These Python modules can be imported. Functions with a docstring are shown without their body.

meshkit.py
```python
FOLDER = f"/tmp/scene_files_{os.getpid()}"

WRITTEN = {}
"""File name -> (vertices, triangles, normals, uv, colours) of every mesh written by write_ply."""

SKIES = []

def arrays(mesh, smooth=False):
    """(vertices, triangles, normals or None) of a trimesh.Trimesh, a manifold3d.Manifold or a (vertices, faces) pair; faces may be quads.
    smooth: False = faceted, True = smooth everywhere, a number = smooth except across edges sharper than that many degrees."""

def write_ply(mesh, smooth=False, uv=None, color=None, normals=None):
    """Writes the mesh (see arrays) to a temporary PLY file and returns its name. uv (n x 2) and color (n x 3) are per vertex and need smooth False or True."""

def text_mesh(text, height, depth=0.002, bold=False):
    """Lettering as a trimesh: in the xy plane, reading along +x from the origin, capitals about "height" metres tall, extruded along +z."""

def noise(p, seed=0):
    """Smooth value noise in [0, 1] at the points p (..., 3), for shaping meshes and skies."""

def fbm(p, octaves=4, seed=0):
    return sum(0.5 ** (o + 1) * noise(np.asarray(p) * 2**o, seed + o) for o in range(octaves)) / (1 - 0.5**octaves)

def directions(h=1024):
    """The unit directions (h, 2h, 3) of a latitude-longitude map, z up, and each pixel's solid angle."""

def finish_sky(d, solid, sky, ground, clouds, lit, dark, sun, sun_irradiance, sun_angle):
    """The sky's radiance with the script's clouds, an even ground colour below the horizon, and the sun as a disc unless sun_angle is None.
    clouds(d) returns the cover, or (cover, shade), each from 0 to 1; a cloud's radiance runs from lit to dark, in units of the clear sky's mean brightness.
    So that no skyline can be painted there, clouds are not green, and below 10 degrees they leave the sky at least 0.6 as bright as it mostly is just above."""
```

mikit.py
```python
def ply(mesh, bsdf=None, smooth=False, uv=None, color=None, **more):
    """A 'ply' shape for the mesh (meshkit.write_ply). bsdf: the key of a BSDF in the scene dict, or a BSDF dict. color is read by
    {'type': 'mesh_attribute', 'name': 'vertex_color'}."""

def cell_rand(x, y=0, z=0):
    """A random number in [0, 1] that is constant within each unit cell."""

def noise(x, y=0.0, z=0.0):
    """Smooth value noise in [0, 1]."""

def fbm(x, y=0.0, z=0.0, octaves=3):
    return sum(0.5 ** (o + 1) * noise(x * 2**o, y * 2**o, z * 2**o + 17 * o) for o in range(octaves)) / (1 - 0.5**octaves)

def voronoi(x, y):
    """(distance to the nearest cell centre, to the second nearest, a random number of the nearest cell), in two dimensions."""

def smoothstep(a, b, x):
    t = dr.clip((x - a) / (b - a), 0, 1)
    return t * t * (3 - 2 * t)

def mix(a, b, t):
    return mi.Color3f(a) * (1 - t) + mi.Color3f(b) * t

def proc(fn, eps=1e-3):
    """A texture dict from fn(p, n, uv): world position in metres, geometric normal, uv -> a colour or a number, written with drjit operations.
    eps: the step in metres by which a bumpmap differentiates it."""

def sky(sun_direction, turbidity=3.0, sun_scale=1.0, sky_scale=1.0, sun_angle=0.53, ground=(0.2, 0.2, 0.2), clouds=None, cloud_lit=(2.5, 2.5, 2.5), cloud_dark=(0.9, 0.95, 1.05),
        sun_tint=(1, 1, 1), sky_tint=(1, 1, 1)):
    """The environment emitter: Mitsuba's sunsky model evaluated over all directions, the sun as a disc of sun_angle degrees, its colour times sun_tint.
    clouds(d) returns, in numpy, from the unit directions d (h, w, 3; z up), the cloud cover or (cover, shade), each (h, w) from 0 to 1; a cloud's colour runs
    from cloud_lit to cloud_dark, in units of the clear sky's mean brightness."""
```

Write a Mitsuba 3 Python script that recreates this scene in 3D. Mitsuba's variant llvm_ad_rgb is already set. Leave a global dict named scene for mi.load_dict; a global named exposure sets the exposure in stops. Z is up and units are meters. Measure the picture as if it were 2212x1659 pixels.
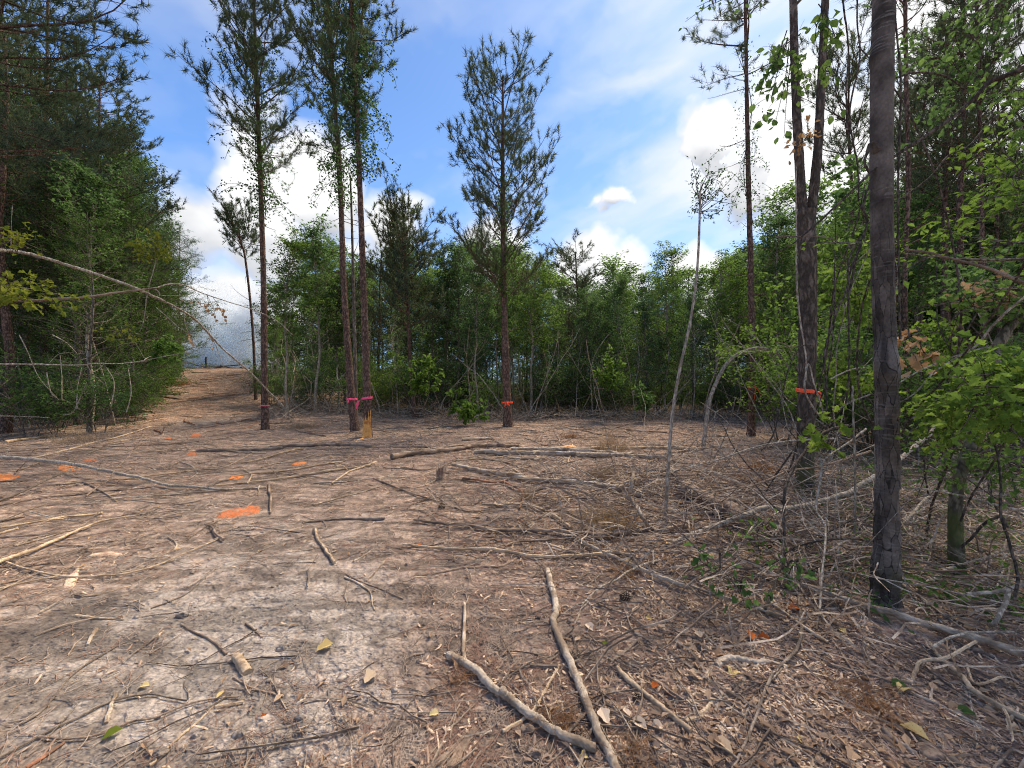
import math, numpy as np, trimesh, mitsuba as mi, drjit as dr, mikit, meshkit
from mikit import proc, noise, fbm, mix, smoothstep, ply
T = mi.ScalarTransform4f
scene, labels = {}, {}

# ------------------------------------------------------------------ camera, sky, exposure
S = 1024 / 2212
F, EYE = 385.0, 1.6                       # focal length in pixels of a 1024 wide picture, eye height in metres
scene['camera'] = {'type': 'perspective', 'fov': 2 * math.degrees(math.atan(512 / F)), 'fov_axis': 'x', 'near_clip': 0.05, 'far_clip': 3000.0,
                   'to_world': T().look_at(origin=[0, 0, EYE], target=[0, 10, EYE], up=[0, 0, 1])}
exposure = 2.65


def sky_clouds(d):
    """Cloud cover by direction: a few cumulus heaps low down, thin streaks higher up, broken cloud all round."""
    az, el = np.degrees(np.arctan2(d[..., 0], d[..., 1])), np.degrees(np.arcsin(np.clip(d[..., 2], -1, 1)))
    n1 = meshkit.fbm(d * 7.0 + 3.1, 6, 5)
    n2 = meshkit.fbm(d * 19.0 + 1.7, 5, 11)
    n3 = meshkit.fbm(d * np.array([3.0, 3.0, 9.0]) + n1[..., None] * 1.2, 5, 23)

    def heap(a, e, ra, re):
        x = (az - a + 180) % 360 - 180
        near = (np.abs(x) < 2.5 * ra) & (np.abs(el - e) < 4.5 * re)
        fq = 95 / (ra + re)
        n = np.full(az.shape, 0.5)
        n[near] = meshkit.fbm(d[near] * fq + a * 0.37, 6, int(abs(a)) + 3)
        q = np.sqrt((x / ra) ** 2 + ((el - e) / np.where(el < e, re * 1.8, re)) ** 2)
        return np.clip((1.0 - q + (n - 0.5) * 2.4) * 1.9, 0, 1), n
    cover, shade = np.zeros(az.shape), np.zeros(az.shape)
    heaps = [(-40, 17, 8, 9), (-33, 24, 5, 9), (-26, 24, 7, 8), (-37, 8, 13, 9), (-55, 16, 12, 13), (-18, 20, 6, 5), (-3, 20, 8, 6), (11, 16.5, 5.5, 8), (16.5, 14, 5, 6), (25, 14, 3.6, 5.5), (30, 9, 6, 6), (14.6, 25, 2.8, 1.2),
             (26.5, 30.5, 4.5, 4.2), (31, 25, 5, 5), (36.5, 27, 6, 9), (44, 22, 8, 13), (54, 30, 10, 16), (66, 22, 14, 16), (-95, 14, 20, 14), (100, 16, 24, 14), (140, 12, 20, 10), (180, 16, 22, 12), (-140, 12, 24, 11)]
    for a, e, ra, re in heaps:
        c, n = heap(a, e, ra, re)
        under = np.clip((e + 0.15 * re - el) / (1.3 * re), 0, 1)
        shade = np.where(c > cover, np.clip(under * 0.75 + (0.56 - n) * 2.6 + (0.5 - n2) * 0.8, 0, 1) * np.clip(c * 1.5 - 0.3, 0, 1), shade)
        cover = np.maximum(cover, c)
    side = np.clip((az + 2) / 30, 0, 1) * np.clip((170 - az) / 30, 0, 1)
    wisp = meshkit.fbm(np.stack([d[..., 0] * 2.2 + d[..., 2] * 1.5, d[..., 1] * 2.2, d[..., 2] * 13 - d[..., 0] * 5], -1) + 0.8 * n1[..., None], 5, 41)
    veil = np.clip((0.6 * n3 + 0.4 * wisp - 0.43 + 0.13 * side) * 3.6, 0, 1) * (0.30 + 0.62 * side) * np.clip((el - 8) / 14, 0, 1)
    return np.maximum(cover, veil), np.where(cover > veil, shade, 0.12)


scene['sky'] = mikit.sky([0.46, 0.56, 1.05], turbidity=2.6, sun_scale=0.8, sky_scale=1.0, sun_angle=24, clouds=sky_clouds,
                         cloud_lit=(2.0, 2.0, 2.0), cloud_dark=(0.92, 0.98, 1.08), sky_tint=(0.84, 0.98, 1.16), sun_tint=(1.04, 1.0, 0.95), ground=(0.14, 0.12, 0.09))

# ------------------------------------------------------------------ materials


def mat(name, fn, rough=0.9, bump=None, scale=0.01, spec=0.25, eps=2e-3):
    b = {'type': 'principled', 'base_color': proc(fn), 'roughness': rough, 'specular': spec}
    if bump is not None:
        b = {'type': 'bumpmap', 'arbitrary': proc(bump, eps), 'scale': scale, 'nested': b}
    scene[name] = {'type': 'twosided', 'nested': b}


def leaf_mat(name, dark, light, trans=0.75, rough=0.5, odd=None):
    """uv.x is random per leaf, uv.y per spray; neighbours in the wood differ a little by where they stand."""
    def fn(p, n, uv):
        c = mix(dark, light, dr.clip(uv.x * 0.35 + uv.y * 0.65, 0, 1))
        if odd is not None:
            c = mix(c, odd, dr.select(uv.x > 0.95, 0.8, 0.0))
        w = noise(p.x * 0.45 + 7, p.y * 0.45, p.z * 0.2)
        return c * mi.Color3f(0.8 + 0.5 * w, 0.85 + 0.3 * w, 1.05 - 0.25 * w)
    scene[name] = {'type': 'principledthin', 'base_color': proc(fn), 'roughness': rough, 'diff_trans': trans, 'spec_tint': 0.0, 'eta': 1.35}


leaf_mat('leaf_dark', (0.044, 0.098, 0.042), (0.098, 0.175, 0.064), 1.15)
leaf_mat('leaf_mid', (0.060, 0.130, 0.045), (0.130, 0.230, 0.072), 1.2)
leaf_mat('leaf_light', (0.075, 0.155, 0.035), (0.155, 0.27, 0.06), 1.15)
leaf_mat('leaf_bright', (0.085, 0.17, 0.035), (0.185, 0.30, 0.06), 1.2)
leaf_mat('leaf_yellow', (0.13, 0.19, 0.03), (0.26, 0.30, 0.05), 0.95)
leaf_mat('leaf_cedar', (0.034, 0.080, 0.024), (0.090, 0.155, 0.036), 1.1, 0.7)
leaf_mat('needle_green', (0.052, 0.088, 0.056), (0.105, 0.148, 0.086), 0.85, 0.6, odd=(0.15, 0.11, 0.05))
leaf_mat('needle_brown', (0.17, 0.085, 0.04), (0.33, 0.19, 0.09), 0.4, 0.8)
leaf_mat('grass_brown', (0.22, 0.165, 0.105), (0.38, 0.30, 0.20), 0.4, 0.8)
leaf_mat('leaf_dead', (0.22, 0.135, 0.08), (0.54, 0.41, 0.27), 0.4, 0.8)
leaf_mat('leaf_rust', (0.32, 0.085, 0.02), (0.48, 0.16, 0.05), 0.4, 0.7)
leaf_mat('leaf_straw', (0.55, 0.42, 0.16), (0.72, 0.60, 0.28), 0.5, 0.6)
leaf_mat('leaf_pale', (0.52, 0.41, 0.26), (0.70, 0.58, 0.42), 0.4, 0.7)


def bark(name, a, b, crack, fx=26.0, fz=7.0, scale=0.02, moss=None, pale=None, soft=0.35):
    def ridges(p):
        w = noise(p.x * 9, p.y * 9, p.z * 4) * 1.6
        return dr.abs(fbm(p.x * fx + w, p.y * fx - w, p.z * fz, 4) - 0.5) * 2

    def fn(p, n, uv):
        r = smoothstep(0.0, soft, ridges(p))
        c = mix(crack, mix(a, b, fbm(p.x * 14, p.y * 14, p.z * 10, 3)), r)
        c = c * (0.55 + 0.9 * fbm(p.x * 75, p.y * 75, p.z * 40, 3))
        c = c * (0.68 + 0.64 * fbm(p.x * 3, p.y * 3, p.z * 1.6, 3))
        if pale is not None:
            c = mix(c, pale, smoothstep(0.58, 0.70, fbm(p.x * 34, p.y * 34, p.z * 85, 3)) * 0.6 * smoothstep(0.4, 0.6, noise(p.x * 5, p.y * 5, p.z * 3)))
        if moss is not None:
            k = smoothstep(moss[1], 0.0, p.z) * smoothstep(0.42, 0.66, fbm(p.x * 11, p.y * 11, p.z * 5, 4) + 0.2 * smoothstep(moss[1] * 0.7, 0.0, p.z))
            c = mix(c, moss[0], k * 0.85)
        return c
    mat(name, fn, 0.92, lambda p, n, uv: ridges(p) + 0.4 * fbm(p.x * 75, p.y * 75, p.z * 40, 2), scale)


bark('bark_pine', (0.15, 0.095, 0.075), (0.25, 0.17, 0.135), (0.045, 0.03, 0.024), 30, 9, 0.035)
bark('bark_fork', (0.115, 0.092, 0.076), (0.20, 0.17, 0.145), (0.055, 0.045, 0.038), 26, 6, 0.02, moss=((0.075, 0.09, 0.03), 1.3), soft=0.5)
CHERRY_X = (1909 * S - 512) / F * 2.77


def cherry_fn(p, n, uv):
    a = dr.atan2(p.y - 2.77, p.x - CHERRY_X)
    w = fbm(p.x * 14, p.y * 14, p.z * 9, 3)
    d1, d2, which = mikit.voronoi(a * 1.9 + 0.5 * w, p.z * 5.5 + 0.8 * w)
    low = smoothstep(3.3, 2.0, p.z)
    c = mix((0.036, 0.030, 0.027), (0.135, 0.118, 0.104), smoothstep(0.25, 0.75, fbm(p.x * 9, p.y * 9, p.z * 5, 4)))
    c = c * (1 - 0.55 * smoothstep(0.20, 0.09, dr.sqrt(dr.square(p.z - 1.82) + 0.35 * dr.square(a + 2.3))))
    c = c * (1 + low * (which - 0.5) * 0.8)
    c = mix(c, (0.022, 0.019, 0.017), smoothstep(0.10, 0.02, d2 - d1) * low * smoothstep(0.35, 0.6, w + 0.15))
    lines = smoothstep(0.60, 0.74, noise(p.x * 13 + w, p.y * 13, p.z * 95 + 3 * w))
    c = mix(c, (0.25, 0.235, 0.21), lines * (0.20 + 0.30 * (1 - low)) * smoothstep(0.42, 0.62, fbm(p.x * 4, p.y * 4, p.z * 2.2, 3)))
    c = c * (0.6 + 0.8 * fbm(p.x * 90, p.y * 90, p.z * 60, 3))
    moss = smoothstep(0.45, 0.0, p.z) * smoothstep(0.45, 0.62, fbm(p.x * 12, p.y * 12, p.z * 8, 3))
    return mix(c, (0.055, 0.06, 0.03), moss * 0.8)


mat('bark_cherry', cherry_fn, 0.9, lambda p, n, uv: fbm(p.x * 40, p.y * 40, p.z * 90, 3), 0.010)
bark('bark_mossy', (0.12, 0.11, 0.085), (0.20, 0.19, 0.15), (0.05, 0.045, 0.035), 22, 6, 0.012, moss=((0.07, 0.09, 0.025), 1.6))
bark('bark_wood', (0.13, 0.112, 0.095), (0.25, 0.225, 0.195), (0.07, 0.06, 0.05), 18, 5, 0.01)
bark('bark_sapling', (0.31, 0.28, 0.235), (0.48, 0.44, 0.375), (0.18, 0.155, 0.125), 30, 8, 0.006)
bark('bark_vine', (0.075, 0.06, 0.05), (0.15, 0.125, 0.105), (0.03, 0.025, 0.02), 40, 12, 0.006)


def stick_mat(name, a, b, patch, amount=0.5):
    def fn(p, n, uv):
        k = smoothstep(0.5 - 0.2 * amount, 0.72 - 0.2 * amount, fbm(p.x * 9, p.y * 9, p.z * 9, 3))
        c = mix(mix(a, b, fbm(p.x * 45, p.y * 45, p.z * 45, 3)), patch, k)
        return c * (0.72 + 0.56 * noise(p.x * 110, p.y * 110, p.z * 110)) * (0.85 + 0.3 * noise(p.x * 2.5, p.y * 2.5, 3))
    mat(name, fn, 0.85, lambda p, n, uv: fbm(p.x * 90, p.y * 90, p.z * 90, 2), 0.006)


stick_mat('stick_grey', (0.29, 0.245, 0.195), (0.45, 0.395, 0.325), (0.20, 0.155, 0.115))
stick_mat('stick_tan', (0.36, 0.275, 0.19), (0.52, 0.42, 0.30), (0.24, 0.18, 0.125), 0.5)
stick_mat('shred', (0.27, 0.215, 0.165), (0.46, 0.39, 0.31), (0.17, 0.13, 0.10), 0.6)
stick_mat('stick_dark', (0.085, 0.068, 0.055), (0.16, 0.13, 0.105), (0.24, 0.20, 0.165), 0.2)
stick_mat('stick_brown', (0.19, 0.14, 0.105), (0.31, 0.24, 0.185), (0.12, 0.09, 0.07))
stick_mat('stick_red', (0.20, 0.095, 0.06), (0.33, 0.17, 0.105), (0.14, 0.085, 0.06))
stick_mat('wood_fresh', (0.60, 0.28, 0.075), (0.72, 0.42, 0.15), (0.40, 0.15, 0.045), 0.5)
stick_mat('wood_chip', (0.36, 0.27, 0.20), (0.60, 0.49, 0.37), (0.24, 0.165, 0.125), 0.6)
stick_mat('twig_pale', (0.27, 0.22, 0.175), (0.47, 0.41, 0.34), (0.15, 0.115, 0.09), 0.7)
stick_mat('twig_mix', (0.16, 0.13, 0.105), (0.35, 0.295, 0.24), (0.11, 0.085, 0.07), 0.5)
stick_mat('stick_needle', (0.19, 0.11, 0.08), (0.32, 0.21, 0.16), (0.35, 0.285, 0.235), 0.35)
mat('clay_orange', lambda p, n, uv: mix(mix((0.30, 0.085, 0.032), (0.50, 0.17, 0.07), fbm(p.x * 14, p.y * 14, p.z * 14, 4)), (0.26, 0.17, 0.12), smoothstep(0.52, 0.66, fbm(p.x * 23, p.y * 23, 6, 3)) * 0.7) * (0.55 + 0.8 * fbm(p.x * 80, p.y * 80, 2, 2)), 0.95,
    lambda p, n, uv: fbm(p.x * 60, p.y * 60, p.z * 60, 3), 0.02)
mat('clay_bright', lambda p, n, uv: mix(mix((0.46, 0.125, 0.035), (0.62, 0.24, 0.075), fbm(p.x * 14, p.y * 14, p.z * 14, 4)), (0.30, 0.20, 0.13), smoothstep(0.55, 0.7, fbm(p.x * 17, p.y * 17, 6, 3)) * 0.7) * (0.6 + 0.7 * fbm(p.x * 70, p.y * 70, 2, 2)), 0.95,
    lambda p, n, uv: fbm(p.x * 60, p.y * 60, p.z * 60, 3), 0.02)
mat('tape_pink', lambda p, n, uv: mix((0.80, 0.08, 0.20), (0.90, 0.14, 0.28), noise(p.x * 30, p.y * 30, p.z * 30)), 0.35)
mat('tape_orange', lambda p, n, uv: mix((0.90, 0.09, 0.035), (0.95, 0.15, 0.06), noise(p.x * 30, p.y * 30, p.z * 30)), 0.35)
mat('cone_scale', lambda p, n, uv: mix((0.07, 0.045, 0.03), (0.42, 0.34, 0.27), smoothstep(0.75, 0.98, uv.x)), 0.8)
mat('ash', lambda p, n, uv: mix((0.03, 0.028, 0.026), (0.16, 0.15, 0.14), fbm(p.x * 6, p.y * 6, p.z * 6, 3)), 0.95)

SAND = [(-1.75, 2.15, 0.75, 1.0), (-1.25, 2.75, 0.8, 0.7), (-2.7, 2.2, 0.8, 0.7), (-0.6, 2.1, 0.45, 0.45), (-2.4, 3.6, 1.3, 0.40), (-4.4, 4.6, 1.8, 0.28), (-0.25, 1.75, 0.4, 0.45), (-1.2, 1.5, 0.6, 0.6), (0.28, 1.8, 0.25, 0.3),
        (-12.2, 15.3, 1.5, 0.9), (-3.4, 6.2, 2.0, 0.25), (-5.2, 8.8, 2.2, 0.2), (-8, 11.5, 2.4, 0.15), (-1.9, 4.2, 1.4, 0.34), (-3.6, 3.2, 1.4, 0.25), (0.05, 3.0, 0.6, 0.22)]


def ground_fn(p, n, uv):
    s = mi.Float(0)
    for x, y, r, w in SAND:
        s = s + w * dr.exp(-(dr.square(p.x - x) + dr.square(p.y - y)) / (r * r))
    f1, f2, f3 = fbm(p.x * 2.3, p.y * 2.3, 0, 4), fbm(p.x * 13, p.y * 13, 1, 4), fbm(p.x * 70, p.y * 70, 2, 3)
    s = smoothstep(0.15, 1.25, s * 0.85 + (f1 - 0.5) * 1.3 + (f2 - 0.5) * 0.9)
    soil = mix((0.125, 0.100, 0.084), (0.255, 0.205, 0.172), f2)
    litter = mix((0.24, 0.145, 0.108), (0.42, 0.295, 0.225), f3)
    track = smoothstep(3.6, 1.2, dr.abs(p.x + 11.0 + (p.y - 13) * 0.70)) * smoothstep(11.5, 15.0, p.y) * smoothstep(38.0, 34.0, p.y)
    litter = mix(litter, mix((0.22, 0.115, 0.075), (0.40, 0.23, 0.15), f3), track * 0.8)
    far = smoothstep(4.0, 16.0, p.y)
    c = mix(soil, litter, smoothstep(0.36, 0.66, f1 * 0.5 + f2 * 0.5) * (0.5 + 0.25 * far))
    c = mix(c, mix((0.18, 0.162, 0.148), (0.34, 0.312, 0.285), f2), s * 0.9)
    fleck = smoothstep(0.60, 0.72, noise(p.x * 21 + 3 * f2, p.y * 34, 3)) * smoothstep(0.3, 0.6, f1 + 0.2 * far)
    c = mix(c, (0.52, 0.40, 0.30), fleck * 0.55 * (1 - s))
    streak = smoothstep(0.40, 0.62, fbm(p.x * 3.5 + f1 * 4, p.y * 11, 9, 4))
    c = c * (0.66 + 0.5 * streak)
    black = smoothstep(0.60, 0.70, fbm(p.x * 1.7 + 40, p.y * 1.7, 5, 4)) * smoothstep(9.0, 3.0, p.y) * smoothstep(0.3, -1.0, p.x)
    c = mix(c, (0.07, 0.06, 0.055), black * 0.7)
    c = c * (0.62 + 0.75 * f3)
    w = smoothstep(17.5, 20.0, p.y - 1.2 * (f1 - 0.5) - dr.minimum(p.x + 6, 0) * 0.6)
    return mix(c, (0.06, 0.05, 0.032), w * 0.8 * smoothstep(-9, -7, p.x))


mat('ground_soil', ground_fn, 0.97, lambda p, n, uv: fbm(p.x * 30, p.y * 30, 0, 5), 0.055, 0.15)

# ------------------------------------------------------------------ names and labels


def numbered(name):
    k, i = name, 0
    while k in labels or k in scene:
        i += 1
        k = f'{name}_{i:03d}'
    return k


def tag(key, label, cat=None, group=None, kind=None):
    labels[key] = {a: b for a, b in (('label', label), ('category', cat), ('group', group), ('kind', kind)) if b}
    return key


def thing(name, label, cat, group=None, kind=None):
    return tag(numbered(name), label, cat, group, kind)


def part(root, name, mesh, m, label=None, smooth=False, uv=None, kind=None):
    key = f'{root}__{name}'
    i = 0
    while key in scene:
        i += 1
        key = f'{root}__{name}_{i:03d}'
    scene[key] = ply(mesh, m, smooth=smooth, uv=uv)
    if label or kind:
        tag(key, label, kind=kind)
    return key


# ------------------------------------------------------------------ ground form
def sstep(a, b, x):
    t = np.clip((x - a) / (b - a), 0, 1)
    return t * t * (3 - 2 * t)


def g(x, y):
    x, y = np.asarray(x, float), np.asarray(y, float)
    p = np.stack([x, y, 0 * x], -1)
    z = 0.16 * (meshkit.fbm(p * 0.35, 3, 1) - 0.5) + 0.05 * (meshkit.fbm(p * 2.2, 3, 2) - 0.5) * np.clip(20 / (np.hypot(x, y) + 1), 0, 1)
    z = z + 0.012 * (meshkit.fbm(p * 14.0, 2, 3) - 0.5) * (np.hypot(x, y) < 14)
    hill = 2.95 * sstep(12.5, 35, y) * sstep(-1.0, -10, x) - 2.2 * sstep(36, 60, y) * sstep(-1, -10, x)
    side = 0.35 * np.exp(-((x + 0.68 * y - 5.6 + 9.0) / 2.0) ** 2) * sstep(13, 18, y) * 0
    return z + hill + side


S = 1024 / 2212


def at(dx, dy, D):
    """A point at depth D on the line of sight through (dx, dy) of the 2212 pixel wide view of the photograph."""
    return np.array([(dx * S - 512) / F * D, D, EYE - (dy * S - 384) / F * D])


def gx(dx, D):
    x = (dx * S - 512) / F * D
    return np.array([x, D, float(g(x, D))])


DEPTHS = np.geomspace(1.0, 60, 900)


def gnd(dx, dy, lift=0.0):
    """Where the line of sight meets the ground."""
    k = (dx * S - 512) / F
    zz = EYE - (dy * S - 384) / F * DEPTHS - g(k * DEPTHS, DEPTHS)
    i = int(np.argmax(zz < 0)) if (zz < 0).any() else len(DEPTHS) - 1
    a, b = zz[max(i - 1, 0)], zz[i]
    D = DEPTHS[max(i - 1, 0)] + (DEPTHS[i] - DEPTHS[max(i - 1, 0)]) * (a / (a - b) if a != b else 0)
    return np.array([k * D, D, float(g(k * D, D)) + lift])


OFF = {4: (0, 493.7), 5: (737.3, 493.7), 6: (1474.6, 493.7), 7: (0, 932.6), 8: (737.3, 932.6), 9: (1474.6, 932.6), 10: (0, 1261.7), 11: (737.3, 1261.7), 12: (1474.6, 1261.7), 1: (0, 0), 2: (737.3, 0), 3: (1474.6, 0), 0: (0, 0)}


def cpt(c, x, y):
    s = 1.0 if c == 0 else 1 / 3
    return OFF[c][0] + x * s, OFF[c][1] + y * s


# ------------------------------------------------------------------ mesh helpers
def unit(v):
    v = np.asarray(v, float)
    return v / (np.linalg.norm(v, axis=-1, keepdims=True) + 1e-12)


def spline(pts, n):
    """Catmull-Rom through the points, n steps between neighbours."""
    p = np.asarray(pts, float)
    if len(p) < 3:
        return p[0] + (p[-1] - p[0]) * np.linspace(0, 1, n + 1)[:, None]
    q = np.vstack([2 * p[0] - p[1], p, 2 * p[-1] - p[-2]])
    t = np.linspace(0, 1, n, endpoint=False)[:, None]
    out = [0.5 * (2 * q[i] + (q[i + 1] - q[i - 1]) * t + (2 * q[i - 1] - 5 * q[i] + 4 * q[i + 1] - q[i + 2]) * t**2 + (-q[i - 1] + 3 * q[i] - 3 * q[i + 1] + q[i + 2]) * t**3) for i in range(1, len(q) - 2)]
    return np.vstack(out + [p[-1:]])


def tube(pts, r, sides=5, rough=0.0, freq=8.0, seed=0, cap=True):
    p = np.asarray(pts, float)
    n = len(p)
    r = np.broadcast_to(np.asarray(r, float), (n,))
    t = unit(np.gradient(p, axis=0))
    ref = np.array([0, 0, 1.0]) if abs(unit(p[-1] - p[0])[2]) < 0.8 else np.array([1.0, 0, 0])
    a = unit(np.cross(t, ref))
    b = np.cross(t, a)
    ang = np.arange(sides) * 2 * np.pi / sides
    dirs = np.cos(ang)[None, :, None] * a[:, None] + np.sin(ang)[None, :, None] * b[:, None]
    rr = np.broadcast_to(r[:, None], (n, sides)).copy()
    if rough:
        q = p[:, None] + dirs * 0.05
        rr *= 1 + rough * 2 * (meshkit.fbm((p[:, None] + dirs * rr[..., None]) * freq + seed * 3.7, 3, seed % 50) - 0.5)
    v = (p[:, None] + dirs * rr[..., None]).reshape(-1, 3)
    i, j = np.meshgrid(np.arange(n - 1), np.arange(sides), indexing='ij')
    k = (j + 1) % sides
    f = np.vstack([np.stack([i * sides + j, i * sides + k, (i + 1) * sides + k], -1).reshape(-1, 3), np.stack([i * sides + j, (i + 1) * sides + k, (i + 1) * sides + j], -1).reshape(-1, 3)])
    if cap:
        v = np.vstack([v, p[:1], p[-1:]])
        e, o = np.arange(sides), (n - 1) * sides
        f = np.vstack([f, np.stack([(e + 1) % sides, e, e * 0 + n * sides], 1), np.stack([o + e, o + (e + 1) % sides, e * 0 + n * sides + 1], 1)])
    return v, f


def join(parts):
    parts = [x for x in parts if len(x[0])]
    if not parts:
        return np.zeros((0, 3)), np.zeros((0, 3), int)
    at_ = np.cumsum([0] + [len(x[0]) for x in parts])
    return np.vstack([x[0] for x in parts]), np.vstack([np.asarray(x[1]) + a for x, a in zip(parts, at_)])


def leaves(rng, P, A, L, W, fold=0.25, N=None, droop=0.0):
    """Pointed leaves from base points P along A, folded along the midrib: four corners and a midrib point each."""
    n = len(P)
    A = unit(A)
    N = unit(rng.normal(size=(n, 3)) * 0.6 + np.array([0, 0, 1.0])) if N is None else unit(N)
    B = unit(np.cross(A, N))
    N = np.cross(B, A)
    L, W = np.broadcast_to(L, (n,))[:, None], np.broadcast_to(W, (n,))[:, None]
    tip = P + A * L - N * L * droop
    m = P + A * L * 0.45 
    lift = N * W * fold
    v = np.stack([P, m + B * W / 2 + lift, tip, m - B * W / 2 + lift], 1).reshape(-1, 3)
    i = np.arange(n)[:, None] * 4
    f = np.vstack([i + [0, 1, 2], i + [0, 2, 3]])
    uv = np.stack([np.repeat(rng.random(n), 4), np.zeros(n * 4)], 1)
    return v, f, uv


def lobed(rng, P, A, L, N=None, curl=0.25, lobes=5):
    """Larger leaves seen close to: a lobed outline round a midrib, curled."""
    n = len(P)
    A = unit(A)
    N = unit(rng.normal(size=(n, 3)) * 0.5 + np.array([0, 0, 1.0])) if N is None else unit(N)
    B = unit(np.cross(A, N))
    N = np.cross(B, A)
    k = 4 * lobes // 2 + 2
    t = np.linspace(0, 1, k)
    w = 0.33 * np.sin(np.pi * np.clip(t * 0.96 + 0.03, 0, 1)) ** 0.8 * (1 + (0.32 * np.cos(t * np.pi * 2 * (lobes / 2)) if lobes > 1 else 0))
    w[0] = w[-1] = 0.0
    L = np.broadcast_to(L, (n,))
    c = rng.normal(size=(n, 1)) * curl
    out = []
    for s in (0, 1, -1):
        x, y = t[None] * L[:, None], s * w[None] * L[:, None]
        z = L[:, None] * (c * (t[None] - 0.5) ** 2 * 2 + (abs(s) * np.abs(w[None]) * (0.35 + 0.5 * rng.random((n, 1)))) * (1 if curl else 0))
        out.append(P[:, None] + A[:, None] * x[..., None] + B[:, None] * y[..., None] + N[:, None] * z[..., None])
    v = np.stack(out, 1).reshape(-1, 3)
    i = np.arange(n)[:, None, None] * 3 * k
    j = np.arange(k - 1)[None, :, None]
    f = np.concatenate([i + j + [0, 1, k], i + j + [1, k + 1, k], i + j + [0, 2 * k, 1], i + j + [1, 2 * k, 2 * k + 1]], 0).reshape(-1, 3)
    uv = np.stack([np.repeat(rng.random(n), 3 * k), np.repeat(rng.random(n), 3 * k)], 1)
    return v, f, uv


def tufts(rng, P, D, k=14, L=0.17, w=0.012, spread=0.68):
    """Needle tufts at P pointing along D."""
    n = len(P)
    D = np.repeat(unit(D), k, 0)
    base = np.repeat(P, k, 0) - D * rng.random((n * k, 1)) * 0.2
    A = unit(D + rng.normal(size=(n * k, 3)) * spread)
    B = unit(np.cross(A, rng.normal(size=(n * k, 3)))) * w / 2
    tip = base + A * L * rng.uniform(0.7, 1.15, (n * k, 1))
    v = np.stack([base + B, base - B, tip], 1).reshape(-1, 3)
    f = np.arange(n * k * 3).reshape(-1, 3)
    uv = np.stack([np.repeat(rng.random(n * k), 3), np.repeat(np.repeat(rng.random(n), k), 3)], 1)
    return v, f, uv


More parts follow.
